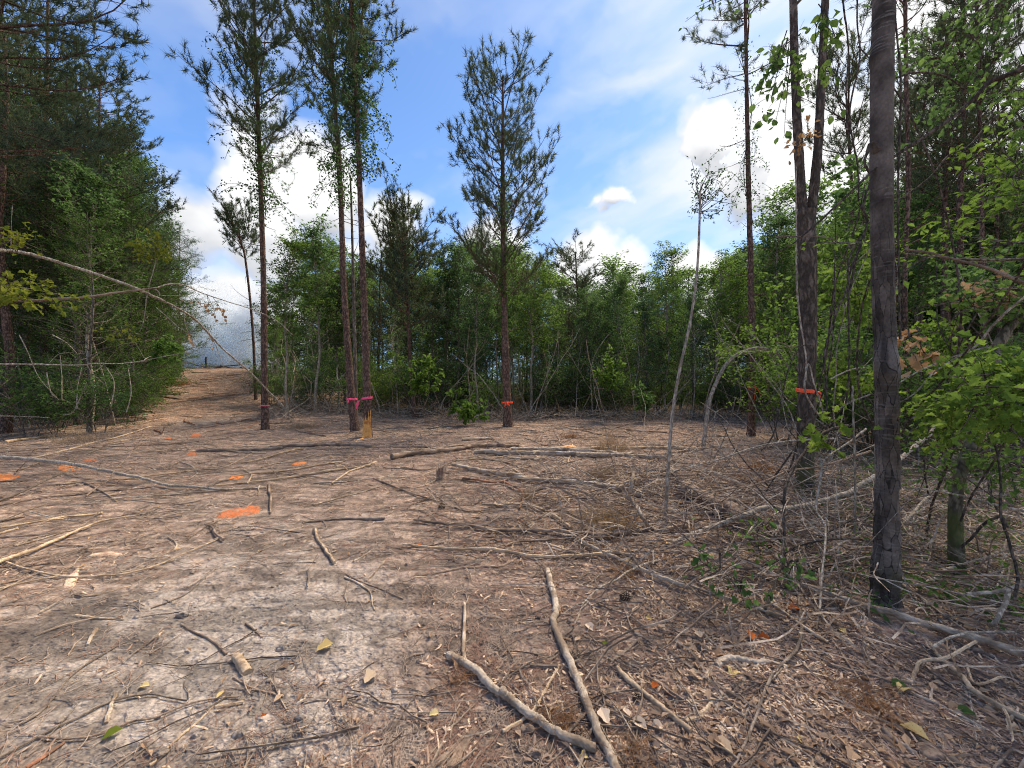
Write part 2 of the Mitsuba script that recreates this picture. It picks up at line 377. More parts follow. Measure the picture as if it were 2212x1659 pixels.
def join_uv(parts):
    v, f = join([(x[0], x[1]) for x in parts])
    return v, f, np.vstack([x[2] for x in parts])


def shoot(rng, p, d, L, n, up=0.0, wob=0.08):
    out = [np.asarray(p, float)]
    d = unit(d)
    for _ in range(n):
        d = unit(d + np.array([0, 0, up]) + rng.normal(size=3) * wob)
        out.append(out[-1] + d * L / n)
    return np.array(out)


def along(pts, t):
    """Points and directions at the fractions t of a polyline."""
    s = np.r_[0, np.cumsum(np.linalg.norm(np.diff(pts, axis=0), axis=1))]
    s /= s[-1] + 1e-9
    t = np.atleast_1d(t)
    p = np.stack([np.interp(t, s, pts[:, k]) for k in range(3)], -1)
    q = np.stack([np.interp(np.clip(t + 0.03, 0, 1), s, pts[:, k]) - np.interp(np.clip(t - 0.03, 0, 1), s, pts[:, k]) for k in range(3)], -1)
    return p, unit(q)


# ------------------------------------------------------------------ trees
def pine(seed, trunk_pts, r0, crown_from, spread, r1=0.03, gap=0.55, per=4, k=13, nl=0.17, nw=0.014, dens=1.0, sides=10, rise=0.55, stubs=6, low=0.55, keep=1.0, flare=1.35, twig_r=0.006, topx=0.45, steep=0.5):
    """(trunk, limbs, crown with uv): trunk_pts from foot to top; whorls of rising limbs above the fraction crown_from, tufts of needles on their twigs."""
    rng = np.random.default_rng(seed)
    tp = spline(trunk_pts, 14)
    h = np.linspace(0, 1, len(tp))
    rad = r0 + (r1 - r0) * h**0.9
    H = np.linalg.norm(np.diff(tp, axis=0), axis=1).sum()
    rad = rad * (1 + (flare - 1) * np.exp(-h * H / 0.25))
    trunk = tube(tp, rad, sides, 0.10, 9, seed)
    limbs, P, Dr = [], [], []   # each limb with its twigs is one piece
    z = crown_from
    while z < 0.985:
        q = (z - crown_from) / (1 - crown_from)
        prof = (low + (1 - low) * min(1, q / 0.3)) * (1 - q) ** topx + 0.05
        a0 = rng.random() * 6.28
        for j in range(per + int(rng.integers(-1, 2))):
            if rng.random() > keep:
                continue
            p, td = along(tp, z + rng.uniform(-0.2, 0.2) * gap / H)
            a = a0 + j * 6.28 / per + rng.normal() * 0.35
            e = rise * (0.75 + steep * q) + rng.normal() * 0.16
            L = spread * prof * rng.uniform(0.5, 1.2) / max(math.cos(e), 0.5)
            d = np.array([math.cos(a) * math.cos(e), math.sin(a) * math.cos(e), math.sin(e)])
            c = shoot(rng, p[0], d, L, 6, 0.05, 0.11)
            rb = max(0.006, 0.0075 * L + 0.004)
            one = [tube(c, np.linspace(rb, 0.005, 7), 5, cap=False)]
            m = max(3, int(L / 0.15 * dens))
            for t in rng.uniform(0.2, 1.0, m):
                s, sd = along(c, t)
                side = unit(np.cross(sd[0], [0, 0, 1]) * rng.choice([-1, 1]) * 1.1 + sd[0] * 0.7 + np.array([0, 0, 0.25]) + rng.normal(size=3) * 0.45)
                tl = rng.uniform(0.25, 0.85) * (0.5 + 0.5 * spread / 2.2) * (1.15 - 0.5 * t)
                w = shoot(rng, s[0], side, tl, 3, 0.12, 0.12)
                one.append(tube(w, [twig_r, twig_r * 0.8, twig_r * 0.7, twig_r * 0.6], 3, cap=False))
                for u in (0.7, 1.0):
                    x, xd = along(w, u)
                    P.append(x[0]), Dr.append(xd[0] + [0, 0, 0.5])
            limbs.append(join(one))
            P.append(c[-1]), Dr.append(unit(c[-1] - c[-2]) + [0, 0, 0.4])
        z += gap / H * rng.uniform(0.8, 1.25)
    for _ in range(5):
        P.append(tp[-1] - [0, 0, 0.1 * rng.random()]), Dr.append(rng.normal(size=3) * 0.35 + [0, 0, 1.0])
    for _ in range(stubs):
        p, _d = along(tp, rng.uniform(0.2, crown_from + 0.1))
        a = rng.random() * 6.28
        c = shoot(rng, p[0], [math.cos(a), math.sin(a), rng.uniform(-0.2, 0.5)], rng.uniform(0.25, 1.3), 5, 0, 0.12)
        limbs.append(tube(c, np.linspace(0.014, 0.005, 6), 4, cap=False))
    return trunk, limbs, tufts(rng, np.array(P), np.array(Dr), k, nl, nw)


def broadleaf(seed, trunk_pts, r0, crown_from, spread, nlimb=18, leaf=0.10, per=22, rise=0.75, r1=0.012, sides=7, wid=0.6, flat=0.6, top=0.96, sub=5, shape=0.6, twig=0.008, subl=1.0, split=False):
    """(trunk with limbs, crown with uv)."""
    rng = np.random.default_rng(seed)
    tp = spline(trunk_pts, 10)
    h = np.linspace(0, 1, len(tp))
    rad = (r0 + (r1 - r0) * h) * (1 + 0.45 * np.exp(-h * 25))
    wood = [tube(tp, rad, sides, 0.08, 6, seed)]
    P, A, G = [], [], []
    for i in range(nlimb):
        q = (i + rng.random()) / nlimb
        z = crown_from + (top - crown_from) * q
        p, td = along(tp, z)
        a = i * 2.4 + rng.normal() * 0.5
        e = rise * rng.uniform(0.6, 1.2) + 0.35 * q
        L = spread * (math.sin(math.pi * min(1, 0.22 + 0.74 * q)) ** shape) * rng.uniform(0.55, 1.15) + 0.15
        c = shoot(rng, p[0], [math.cos(a) * math.cos(e), math.sin(a) * math.cos(e), math.sin(e)], L, 6, 0.05, 0.12)
        one = [tube(c, np.linspace(max(0.008, 0.011 * L + 0.003), 0.004, 7), 4, cap=False)]
        for s in range(sub):
            t = 1.0 if s == 0 else rng.uniform(0.25, 1.0)
            x, xd = along(c, t)
            d = unit(xd[0] + rng.normal(size=3) * np.array([0.9, 0.9, 0.45]))
            w = shoot(rng, x[0], d, rng.uniform(0.3, 0.85) * (0.45 + 0.4 * L) * subl, 4, 0.02, 0.16)
            one.append(tube(w, np.linspace(twig, twig * 0.5, 5), 3, cap=False))
            m = int(per * rng.uniform(0.5, 1.4))
            u = rng.uniform(0.1, 1.0, m)
            y, yd = along(w, u)
            y = y + rng.normal(size=(m, 3)) * leaf * np.array([0.9, 0.9, 0.6])
            P.append(y), A.append(yd * 0.5 + rng.normal(size=(m, 3)) * np.array([1, 1, 0.55]) - [0, 0, 0.25]), G.append(np.full(m, rng.random()))
        wood.append(join(one))
    P, A, G = np.vstack(P), np.vstack(A), np.concatenate(G)
    N = rng.normal(size=P.shape) * (1 - flat) + np.array([0, 0, flat])
    v, f, uv = leaves(rng, P, A, leaf * rng.uniform(0.6, 1.3, len(P)), leaf * wid * rng.uniform(0.7, 1.2, len(P)), 0.2, N)
    uv[:, 1] = np.repeat(G, 4)
    return (wood[1:] if split else join(wood)), (v, f, uv)


def local(H, lean=0.0, bend=0.0, seed=0):
    rng = np.random.default_rng(seed + 900)
    h = np.linspace(-0.15 / H, 1, 7)
    return np.stack([lean * H * h + bend * np.sin(h * 3.1) + rng.normal(size=7) * 0.012 * H * (h > 0.05) * 0.5, rng.normal(size=7) * 0.012 * H * (h > 0.05) * 0.5, H * h], -1)


def kind_group(key, wood, crown, wm, cm, limbs=None):
    grp = {'type': 'shapegroup', 'trunk': ply(wood, wm, smooth=True), 'crown': ply(crown[:2], cm, uv=crown[2])}
    if limbs is not None:
        grp['limbs'] = ply(limbs, wm, smooth=True)
    scene[key] = grp


def put(group, name, label, cat, x, y, s=1.0, rz=0.0, grp=None, sz=None, tilt=0.0):
    key = thing(name, label, cat, grp)
    z = float(g(x, y)) - 0.02
    scene[key] = {'type': 'instance', 'shapegroup': {'type': 'ref', 'id': group}, 'to_world': T().translate([float(x), float(y), z]).rotate([0, 0, 1], float(rz)).rotate([0, 1, 0], float(tilt)).scale([float(s), float(s), float(sz or s)])}
    return key


# ------------------------------------------------------------------ the ground: one sheet, fine near the camera, out to the horizon
def build_ground():
    ang = np.r_[np.linspace(-62, 62, 480), np.linspace(64, 296, 60)[1:-1]] * math.pi / 180
    r = np.r_[0.02, np.geomspace(0.6, 900, 300)]
    A, R = np.meshgrid(ang, r, indexing='ij')
    x, y = np.sin(A) * R, np.cos(A) * R
    z = g(x, y)
    n, m = A.shape
    i, j = np.meshgrid(np.arange(n), np.arange(m - 1), indexing='ij')
    k = (i + 1) % n
    f = np.vstack([np.stack([i * m + j, i * m + j + 1, k * m + j + 1], -1).reshape(-1, 3), np.stack([i * m + j, k * m + j + 1, k * m + j], -1).reshape(-1, 3)])
    v = np.stack([x, y, z], -1).reshape(-1, 3)
    e = np.cross(v[f[:, 1]] - v[f[:, 0]], v[f[:, 2]] - v[f[:, 0]])[:, 2]
    f[e < 0] = f[e < 0][:, ::-1]
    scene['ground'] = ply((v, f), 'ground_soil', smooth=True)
    tag('ground', 'bare forest soil strewn with brown needles, rising to a crest on the left', kind='structure')


build_ground()

# ------------------------------------------------------------------ the wood round the clearing: kinds of tree, then every tree
KH = {}


def make_kinds():
    for i, (H, cb, sp, seed, dens) in enumerate([(11, 0.42, 2.1, 3, 1.0), (12, 0.55, 1.9, 8, 1.0), (10, 0.30, 2.3, 12, 1.1), (13, 0.66, 2.6, 21, 1.2)]):
        t, l, c = pine(seed, local(H, 0.0, 0.12, seed), 0.13, cb, sp, per=4, k=13, nl=0.21, nw=0.024, dens=0.75 * dens, sides=8, stubs=8, low=0.7 if i == 2 else 0.5, twig_r=0.008)
        kind_group(f'pine_kind_{i}', t, c, 'bark_pine', 'needle_green', join(l))
        KH[f'pine_kind_{i}'] = H
    specs = [('mid', 9, 0.36, 1.7, 32, 0.12, 5), ('dark', 9, 0.20, 1.9, 38, 0.115, 14), ('light', 8, 0.40, 1.6, 28, 0.115, 25), ('mid', 10, 0.44, 2.0, 32, 0.125, 33), ('dark', 8.5, 0.10, 1.8, 42, 0.105, 47), ('light', 10, 0.42, 1.5, 32, 0.115, 52)]
    for i, (m, H, cb, sp, nl, lf, seed) in enumerate(specs):
        w, c = broadleaf(seed, local(H, 0.02 * (i % 3 - 1), 0.25 - 0.1 * i, seed), 0.068, cb, sp, nl, lf, per=30, rise=0.8, sub=6)
        kind_group(f'broad_kind_{i}', w, c, 'bark_sapling' if i in (0, 2, 5) else 'bark_wood', f'leaf_{m}')
        KH[f'broad_kind_{i}'] = H
    for i, (H, cb, sp, nl, seed) in enumerate([(12, 0.05, 2.3, 64, 61), (11, 0.03, 2.6, 60, 66), (9, 0.02, 2.2, 56, 71)]):
        w, c = broadleaf(seed, local(H, 0, 0.1, seed), 0.11, cb, sp, nl, 0.085, per=34, rise=0.25, sub=7, wid=0.42, flat=0.5, shape=0.9)
        kind_group(f'cedar_kind_{i}', w, c, 'bark_wood', 'leaf_cedar')
        KH[f'cedar_kind_{i}'] = H
    for i, (m, H, sp, nl, lf, seed) in enumerate([('mid', 2.4, 1.0, 18, 0.085, 81), ('light', 2.0, 0.9, 16, 0.08, 84), ('dark', 3.0, 1.2, 22, 0.09, 88), ('light', 3.2, 1.0, 18, 0.075, 93)]):
        rng = np.random.default_rng(seed)
        ws, cs = [], []
        for s in range(4):
            a = s * 1.6 + rng.random()
            pts = shoot(rng, [0.1 * math.cos(a), 0.1 * math.sin(a), -0.1], [0.35 * math.cos(a), 0.35 * math.sin(a), 1], H * rng.uniform(0.6, 1.0), 7, 0.0, 0.09)
            w, c = broadleaf(seed * 7 + s, pts, 0.016, 0.22, sp * 0.7, nl // 2, lf, per=16, rise=0.5, sub=4, sides=5, r1=0.005, twig=0.005)
            ws.append(w), cs.append(c)
        kind_group(f'shrub_kind_{i}', join(ws), join_uv(cs), 'bark_wood', f'leaf_{m}')
        KH[f'shrub_kind_{i}'] = H
    for i, (H, seed) in enumerate([(4.6, 101), (5.6, 107), (3.8, 113)]):
        rng = np.random.default_rng(seed)
        pts = shoot(rng, [0, 0, -0.1], [rng.normal() * 0.14, rng.normal() * 0.14, 1], H, 8, 0.02, 0.055)
        w, c = broadleaf(seed, pts, 0.030, 0.55, 0.7, 10, 0.08, per=9, rise=0.9, sub=3, sides=6, r1=0.008, twig=0.005)
        kind_group(f'sapling_kind_{i}', w, c, 'bark_sapling', 'leaf_mid')
        KH[f'sapling_kind_{i}'] = H


make_kinds()


def road_x(y):
    return -11.0 - (y - 13) * 0.70


SKYLINE = np.array([(420, 650), (480, 560), (520, 520), (600, 515), (660, 500), (720, 560), (800, 560), (880, 560), (950, 555), (1000, 545), (1060, 560), (1130, 585), (1200, 600), (1310, 612), (1380, 605), (1500, 600), (1560, 570), (1620, 540), (1700, 480), (1800, 430), (2000, 330), (2212, 260), (2400, 200)])


def sky_top(dx, D):
    return EYE - (np.interp(dx, SKYLINE[:, 0], SKYLINE[:, 1]) * S - 384) / F * D


def by_top(kind, name, label, cat, dx, top, D, rz, grp, wide=1.0, tilt=0):
    x = (dx * S - 512) / F * D
    h = EYE - (top * S - 384) / F * D - float(g(x, D))
    s = h / KH[kind]
    return put(kind, name, label, cat, x, D, s * wide, rz, grp, s, tilt)


EDGE = [  # (kind, name, label, x of the foot, y of the top, depth)
    ('broad_kind_5', 'broadleaf_tree', 'bright green slender tree just right of the track pine', 622, 512, 16.5, 1.15), ('broad_kind_0', 'broadleaf_tree', 'green broadleaf tree behind the gap between the track pine and the twin pines', 680, 500, 17.5, 1.1),
    ('broad_kind_1', 'broadleaf_tree', 'dark green tree filling in behind the twin pines', 730, 585, 18.5, 1.1), ('broad_kind_3', 'broadleaf_tree', 'green tree between the small dark pine and the central pine, tallest of its row', 985, 540, 19.5, 1.0),
    ('broad_kind_0', 'broadleaf_tree', 'yellowish green tree close to the left of the central pine trunk', 1030, 575, 18.0, 0.9), ('broad_kind_2', 'broadleaf_tree', 'bright green tree just right of the central pine trunk', 1145, 578, 19.0, 1.2),
    ('pine_kind_3', 'pine_tree', 'umbrella topped pine rising over the wood right of the central pine', 1245, 545, 27.0, 1.5), ('broad_kind_1', 'broadleaf_tree', 'dark tree under the umbrella topped pine', 1270, 640, 20.0, 1.1),
    ('broad_kind_0', 'broadleaf_tree', 'green tree midway between the umbrella pine and the tall narrow bright tree', 1340, 602, 21.0, 1.0), ('broad_kind_5', 'broadleaf_tree', 'tall narrow bright green tree above the back wood, bare trunk in view', 1440, 536, 20.0, 1.1),
    ('broad_kind_2', 'broadleaf_tree', 'pale green tree right of the leaning bare sapling', 1545, 580, 19.0, 1.2), ('broad_kind_3', 'broadleaf_tree', 'green tree behind the pine with the orange ribbon bow', 1600, 560, 20.0, 1.0),
    ('broad_kind_0', 'broadleaf_tree', 'green tree left of the forked trunk in the back wood', 1680, 478, 17.5, 1.1), ('pine_kind_2', 'pine_tree', 'dark pine in the back wood behind the twin pines', 822, 540, 20.0, 0.9), ('broad_kind_4', 'broadleaf_tree', 'dark low branched tree beside the small dark pine', 930, 620, 18.5, 1.0),
    ('broad_kind_4', 'broadleaf_tree', 'dark tree at the wood edge behind the arched sapling', 1500, 640, 18.5, 1.0), ('broad_kind_1', 'broadleaf_tree', 'dark tree at the wood edge between the tall narrow tree and the central pine', 1390, 650, 18.0, 1.0),
]
for i, (k, nm, lb, dx, top, D, wide) in enumerate(EDGE):
    by_top(k, nm, lb, 'tree', dx, top, D, i * 67.0, None, wide)


MARKS = [(430, 'left wood'), (573, 'track pine'), (765, 'twin pines'), (895, 'small dark pine'), (1098, 'central pine'), (1245, 'umbrella pine'), (1440, 'narrow tree'), (1622, 'ribbon bow pine'), (1740, 'forked trunk'), (1915, 'cherry trunk'), (2128, 'reddish pine'), (2260, 'right edge')]


def between(x, D):
    """Words for where in the wood something stands, by the trees one can tell apart."""
    dx = (x / D * F + 512) / S
    i = int(np.clip(np.searchsorted([m[0] for m in MARKS], dx) - 1, 0, len(MARKS) - 2))
    return f'between {MARKS[i][1]} and {MARKS[i + 1][1]}'


def left_where(x, D):
    row = 'near the photo edge' if x < -1.12 * D else 'right by the track' if x > road_x(D) - 4.2 else 'midway in'
    return ('far up' if D > 24 else 'half way up' if D > 17.5 else 'near end') + ', ' + row


def fill_wood():
    rng = np.random.default_rng(77)
    taken = []

    def free(x, y, d):
        if any((x - a) ** 2 + (y - b) ** 2 < d * d for a, b in taken):
            return False
        taken.append((x, y))
        return True
    kinds = ['broad_kind_0', 'broad_kind_1', 'broad_kind_2', 'broad_kind_3', 'broad_kind_4', 'broad_kind_5', 'pine_kind_0', 'pine_kind_1']
    word = {'mid': 'green', 'dark': 'dark green', 'light': 'pale green'}
    hue = {'broad_kind_0': 'mid', 'broad_kind_1': 'dark', 'broad_kind_2': 'light', 'broad_kind_3': 'mid', 'broad_kind_4': 'dark', 'broad_kind_5': 'light'}
    # behind the clearing
    n = 0
    while n < 185:
        D = 18.5 + 36 * rng.random() ** 1.35
        dx = rng.uniform(430, 2330)
        x = (dx * S - 512) / F * D
        if x < road_x(D) + (9.0 if 31 < D < 54 else 3.4) or not free(x, D, 0.75 + 0.025 * D):
            continue
        k = kinds[rng.choice(8, p=[.18, .2, .13, .15, .16, .08, .06, .04])]
        h = (sky_top(dx, D) - float(g(x, D))) * rng.choice([rng.uniform(0.6, 0.98), rng.uniform(0.98, 1.13)], p=[.8, .2])
        if D < 26:
            h *= rng.uniform(0.75, 1.0)
        h = float(np.clip(h, 4.0, 17))
        s = h / KH[k]
        what = 'pine' if 'pine' in k else word[hue[k]] + ' broadleaf tree'
        if dx > 1700:
            where = 'in the wood on the right behind the dark trunks'
        else:
            where = 'near the front of the wood behind the clearing' if D < 27 else 'deep in the wood behind the clearing'
        row = 'front row' if D < 22 else 'second row' if D < 29 else 'deep'
        put(k, 'pine_tree' if 'pine' in k else 'broadleaf_tree', f'{"tall " if h > 8.5 else "low " if h < 6.2 else ""}{what}, {row}, {between(x, D)}', 'tree', x, D, s * rng.uniform(1.0, 1.3) * (1.35 if D > 32 else 1), rng.uniform(0, 360), f'{what}s of the back wood', s)
        n += 1
    # left of the track
    n = 0
    while n < 84:
        D = 12.6 + 27 * rng.random() ** 1.3
        x = road_x(D) - 2.7 - rng.random() ** 1.5 * (3 + 0.5 * D)
        if x < -1.45 * D - 2 or (D > 31 and x > road_x(D) - 6) or not free(x, D, 1.25):
            continue
        k = rng.choice(['cedar_kind_0', 'cedar_kind_1', 'cedar_kind_2', 'broad_kind_1', 'broad_kind_4', 'pine_kind_1', 'broad_kind_0'], p=[.25, .22, .1, .15, .1, .1, .08])
        dx = (x / D * F + 512) / S
        top = np.interp(dx, [-200, 0, 150, 250, 330, 400, 440], [-150, 0, 150, 260, 380, 540, 640])
        h = float(np.clip((EYE - (top * S - 384) / F * D - float(g(x, D))) * rng.uniform(0.5, 1.15), 3.5, 16))
        s = h / KH[k]
        what = 'pine' if 'pine' in k else 'dark evergreen' if 'cedar' in k else word[hue[k]] + ' broadleaf tree'
        put(str(k), {'pine': 'pine_tree', 'dark evergreen': 'evergreen_tree'}.get(what, 'broadleaf_tree'), f'{what} left of the track, {left_where(x, D)}', 'tree', x, D, min(s, 1.15), rng.uniform(0, 360), f'{what}s left of the track', s)
        n += 1
    n = 0
    while n < 150:
        D = rng.uniform(27, 62)
        dx = rng.uniform(560, 2300)
        x = (dx * S - 512) / F * D
        if x < road_x(D) + 10 or not free(x, D, 1.0):
            continue
        k = f'cedar_kind_{rng.integers(3)}'
        s = rng.uniform(5, 7.5) / KH[k]
        put(k, 'evergreen_tree', f'dark evergreen deep in the back wood {between(x, D)}', 'tree', x, D, s * 1.5, rng.uniform(0, 360), 'dark evergreens deep in the back wood', s)
        n += 1
    n = 0
    while n < 64:
        D = rng.uniform(58, 78)
        dx = rng.uniform(620, 2200)
        x = (dx * S - 512) / F * D
        if x < road_x(D) + 12 or not free(x, D, 1.2):
            continue
        put('broad_kind_4' if n % 2 else 'cedar_kind_1', 'broadleaf_tree' if n % 2 else 'evergreen_tree', f'dark tree at the very back of the wood {between(x, D)}', 'tree', x, D, 2.0, rng.uniform(0, 360), 'dark trees at the very back', rng.uniform(0.8, 1.1))
        n += 1
    # beyond the crest of the track
    for i in range(46):
        D = rng.uniform(58, 72)
        x = road_x(38) * D / 38 + rng.uniform(-14, 20)
        put(f'broad_kind_{i % 5}', 'broadleaf_tree', f'tree beyond the crest of the track, dim behind the smoke, {"left" if x < road_x(38) * D / 38 - 4 else "middle" if x < road_x(38) * D / 38 + 8 else "right"} part', 'tree', x, D, 1.9, rng.uniform(0, 360), 'trees beyond the crest of the track', rng.uniform(0.95, 1.25))
    # shrubs and saplings along the edges
    n = 0
    while n < 105:
        D = 17.6 + 11 * rng.random() ** 1.6
        dx = rng.uniform(575, 2250)
        x = (dx * S - 512) / F * D
        if x < road_x(D) + 2.6 or (D < 18.4 and rng.random() < 0.6) or abs(dx - 1098) < 25 or not free(x, D, 0.55):
            continue
        k = f'shrub_kind_{rng.choice(4, p=[.33, .14, .4, .13])}'
        s = rng.uniform(0.55, 1.15)
        put(k, 'shrub', f'{["green", "pale green", "dark tall", "pale tall"][int(k[-1])]} shrub at the wood edge {between(x, D)}', 'shrub', x, D, s * 1.15, rng.uniform(0, 360), 'shrubs along the edge of the back wood', s)
        n += 1
    n = 0
    while n < 40:
        D = rng.uniform(7.5, 17)
        dx = rng.uniform(1680, 2330)
        x = (dx * S - 512) / F * D
        if not free(x, D, 0.55) or (dx < 1800 and D < 10):
            continue
        k = f'shrub_kind_{rng.choice(4, p=[.3, .28, .1, .32])}'
        s = rng.uniform(0.7, 1.3)
        put(k, 'shrub', f'{"pale" if k[-1] in "13" else "green"} shrub at the right {between(x, D)}, {"near" if D < 10.5 else "farther back" if D < 14 else "by the far wood"}', 'shrub', x, D, s, rng.uniform(0, 360), 'shrubs in the undergrowth on the right', s)
        n += 1
    n = 0
    while n < 8:
        D = rng.uniform(10.5, 18)
        dx = rng.uniform(1780, 2330)
        x = (dx * S - 512) / F * D
        if not free(x, D, 0.8):
            continue
        k = f'pine_kind_{rng.choice([1, 3])}'
        s = rng.uniform(11, 15) / KH[k]
        put(k, 'pine_tree', f'slim tall pine at the right {between(x, D)}, {"near" if D < 13 else "farther back" if D < 15.5 else "far off"}', 'tree', x, D, s * 0.8, rng.uniform(0, 360), 'slim tall pines on the right', s)
        n += 1
    n = 0
    while n < 8:
        D = rng.uniform(10, 17)
        dx = rng.uniform(1760, 2400)
        x = (dx * S - 512) / F * D
        if not free(x, D, 0.9):
            continue
        k = f'broad_kind_{rng.choice([0, 2, 3, 5])}'
        put(k, 'broadleaf_tree', f'slender tree at the right {between(x, D)}, {"near" if D < 11.5 else "farther back" if D < 14 else "by the far wood"}', 'tree', x, D, rng.uniform(0.7, 0.95), rng.uniform(0, 360), 'slender trees on the right', rng.uniform(0.6, 1.1))
        n += 1
    n = 0
    while n < 46:
        D = 17.4 + 6.5 * rng.random()
        dx = rng.uniform(590, 1700)
        x = (dx * S - 512) / F * D
        if x < road_x(D) + 3.0 or not free(x, D, 0.4):
            continue
        put(f'sapling_kind_{rng.integers(3)}', 'sapling', f'thin pale sapling at the wood edge {between(x, D)}', 'sapling', x, D, rng.uniform(0.6, 1.0), rng.uniform(0, 360), 'pale saplings along the back wood', rng.uniform(0.6, 1.25), rng.normal() * 5)
        n += 1
    n = 0
    while n < 46:
        D = 12.0 + 17 * rng.random() ** 1.6
        x = road_x(D) - 2.4 - rng.random() * (7 if D < 15 else 4)
        if x < -1.4 * D or not free(x, D, 0.5):
            continue
        if rng.random() < 0.72:
            s = rng.uniform(0.6, 1.2)
            put(f'shrub_kind_{rng.choice(4, p=[.35, .13, .42, .1])}', 'shrub', f'leafy shrub left of the track, {left_where(x, D)}', 'shrub', x, D, s, rng.uniform(0, 360), 'shrubs left of the track', s)
        else:
            put(f'sapling_kind_{rng.integers(3)}', 'sapling', f'thin pale sapling left of the track, {left_where(x, D)}', 'sapling', x, D, rng.uniform(0.7, 1.1), rng.uniform(0, 360), 'pale saplings left of the track', rng.uniform(0.8, 1.3), rng.normal() * 9)
        n += 1


fill_wood()
# ------------------------------------------------------------------ the trees one can tell apart
def foot(pts, D, dx):
    """Sets a traced trunk's lowest point just under the ground."""
    pts = np.array(pts)
    pts[0] = gx(dx, D) - [0, 0, 0.12]
    return pts


def line(D, xy, D2=None):
    n = len(xy)
    return np.array([at(x, y, D + (0 if D2 is None else (D2 - D) * i / (n - 1))) for i, (x, y) in enumerate(xy)])


def hero_pine(label, D, xy, r0, crown_y, spread, seed, **kw):
    t = thing('pine_tree', label, 'tree')
    pts = foot(line(D, xy), D, xy[0][0])
    L = np.r_[0, np.cumsum(np.linalg.norm(np.diff(pts, axis=0), axis=1))]
    zc = EYE - (crown_y * S - 384) / F * D
    cf = np.interp(zc, pts[:, 2], L / L[-1])
    tr, lm, cr = pine(seed, pts, r0 * D / math.hypot(pts[0, 0], D), cf, spread, sides=16, **kw)
    part(t, 'trunk', tr, 'bark_pine', smooth=True)
    for m in lm:
        part(t, 'limb', m, 'bark_pine', smooth=True)
    part(t, 'crown', cr[:2], 'needle_green', uv=cr[2])
    return t, pts


P1, P1p = hero_pine('tall pine with a narrow red band low down, right of the dirt track', 13.4, [(573, 930), (571, 800), (569, 600), (563, 400), (556, 200), (548, 0), (544, -70)], 0.145, 380, 2.4, 201, k=22, nw=0.016, nl=0.2, stubs=16, per=4, gap=0.55, rise=0.72, topx=0.35, steep=0.35)
P2, P2p = hero_pine('leaning pine with a pink ribbon, left one of the twin pines', 13.2, [(768, 932), (760, 860), (752, 760), (742, 600), (735, 400), (722, 200), (706, 0), (694, -130)], 0.165, 330, 2.3, 207, k=24, nw=0.016, nl=0.2, stubs=16, per=4, gap=0.58, rise=0.7, steep=0.3)
P3, P3p = hero_pine('right one of the twin pines, orange stripped wood at its foot, pink ribbon bow', 11.6, [(795, 945), (793, 860), (788, 700), (781, 500), (773, 300), (764, 100), (757, -60), (752, -190)], 0.14, 230, 2.2, 213, k=24, nw=0.016, nl=0.2, stubs=12, per=4, gap=0.6, rise=0.78, steep=0.3)
P4, P4p = hero_pine('big central pine standing alone at the clearing edge, red ribbon on its trunk', 14.0, [(1098, 925), (1095, 860), (1090, 700), (1087, 500), (1086, 300), (1086, 165)], 0.19, 650, 2.5, 220, k=22, nw=0.016, nl=0.2, stubs=14, per=4, gap=0.42, rise=0.72, low=0.8, dens=0.8, topx=0.30, steep=0.3)
P5, P5p = hero_pine('small dark pine between the twin pines and the central pine', 17.0, [(897, 905), (887, 800), (880, 650), (873, 500), (870, 455)], 0.10, 720, 2.4, 227, k=19, nw=0.02, gap=0.34, per=5, rise=0.6, low=0.75)
P6, P6p = hero_pine('slim pine in front of the blue smoke by the dirt track', 20.0, [(553, 826), (545, 700), (530, 560), (519, 520), (515, 480)], 0.085, 560, 1.7, 233, k=19, nw=0.02, gap=0.4, rise=0.8, dens=1.2, per=5)
P7, P7p = hero_pine('tall pine with an orange ribbon bow left of the forked trunk', 12.0, [(1622, 945), (1625, 800), (1622, 600), (1617, 400), (1613, 200), (1610, 0), (1607, -150)], 0.135, 165, 2.7, 240, k=22, nw=0.014, nl=0.2, stubs=18, gap=0.8, rise=0.35, dens=0.7, per=3)
P8, P8p = hero_pine('tall thin pine trunk just right of the dark cherry trunk', 8.5, [(1958, 1000), (1957, 800), (1955, 600), (1962, 400), (1958, 200), (1955, 0), (1950, -200)], 0.075, 60, 1.7, 246, k=19, nw=0.014, stubs=14, gap=0.7, dens=0.7)
P9, P9p = hero_pine('reddish pine in the wood at the far right', 11.0, [(2128, 960), (2126, 750), (2122, 550), (2118, 350), (2112, 100), (2108, -100)], 0.12, 330, 2.3, 252, k=19, nw=0.017, gap=0.6, dens=0.8)
P10, P10p = hero_pine('dark pine between the cherry trunk and the reddish pine', 13.0, [(2038, 960), (2036, 750), (2040, 500), (2046, 300), (2044, 60)], 0.11, 420, 2.3, 259, k=19, nw=0.017, gap=0.55, dens=0.8)
hero_pine('pine at the left edge of the photo with long limbs over the wood', 8.6, [(-40, 1000), (-38, 800), (-32, 500), (-28, 200), (-25, -100), (-20, -330)], 0.17, 330, 4.0, 265, k=24, nw=0.016, nl=0.2, gap=0.6, rise=0.2, dens=1.0, per=5)
hero_pine('pine in the left wood whose needle sprays stand out against the sky', 15.5, [(205, 925), (206, 800), (208, 600), (212, 400), (216, 170)], 0.13, 640, 3.2, 271, k=20, nw=0.02, gap=0.5, rise=0.35, dens=1.0, per=4, low=0.8)
hero_pine('pine deep in the left wood behind the dark evergreens', 16.5, [(95, 935), (97, 700), (100, 400), (102, 100), (104, -120)], 0.15, 500, 3.2, 277, k=19, nw=0.02, gap=0.55, rise=0.3, dens=0.9)

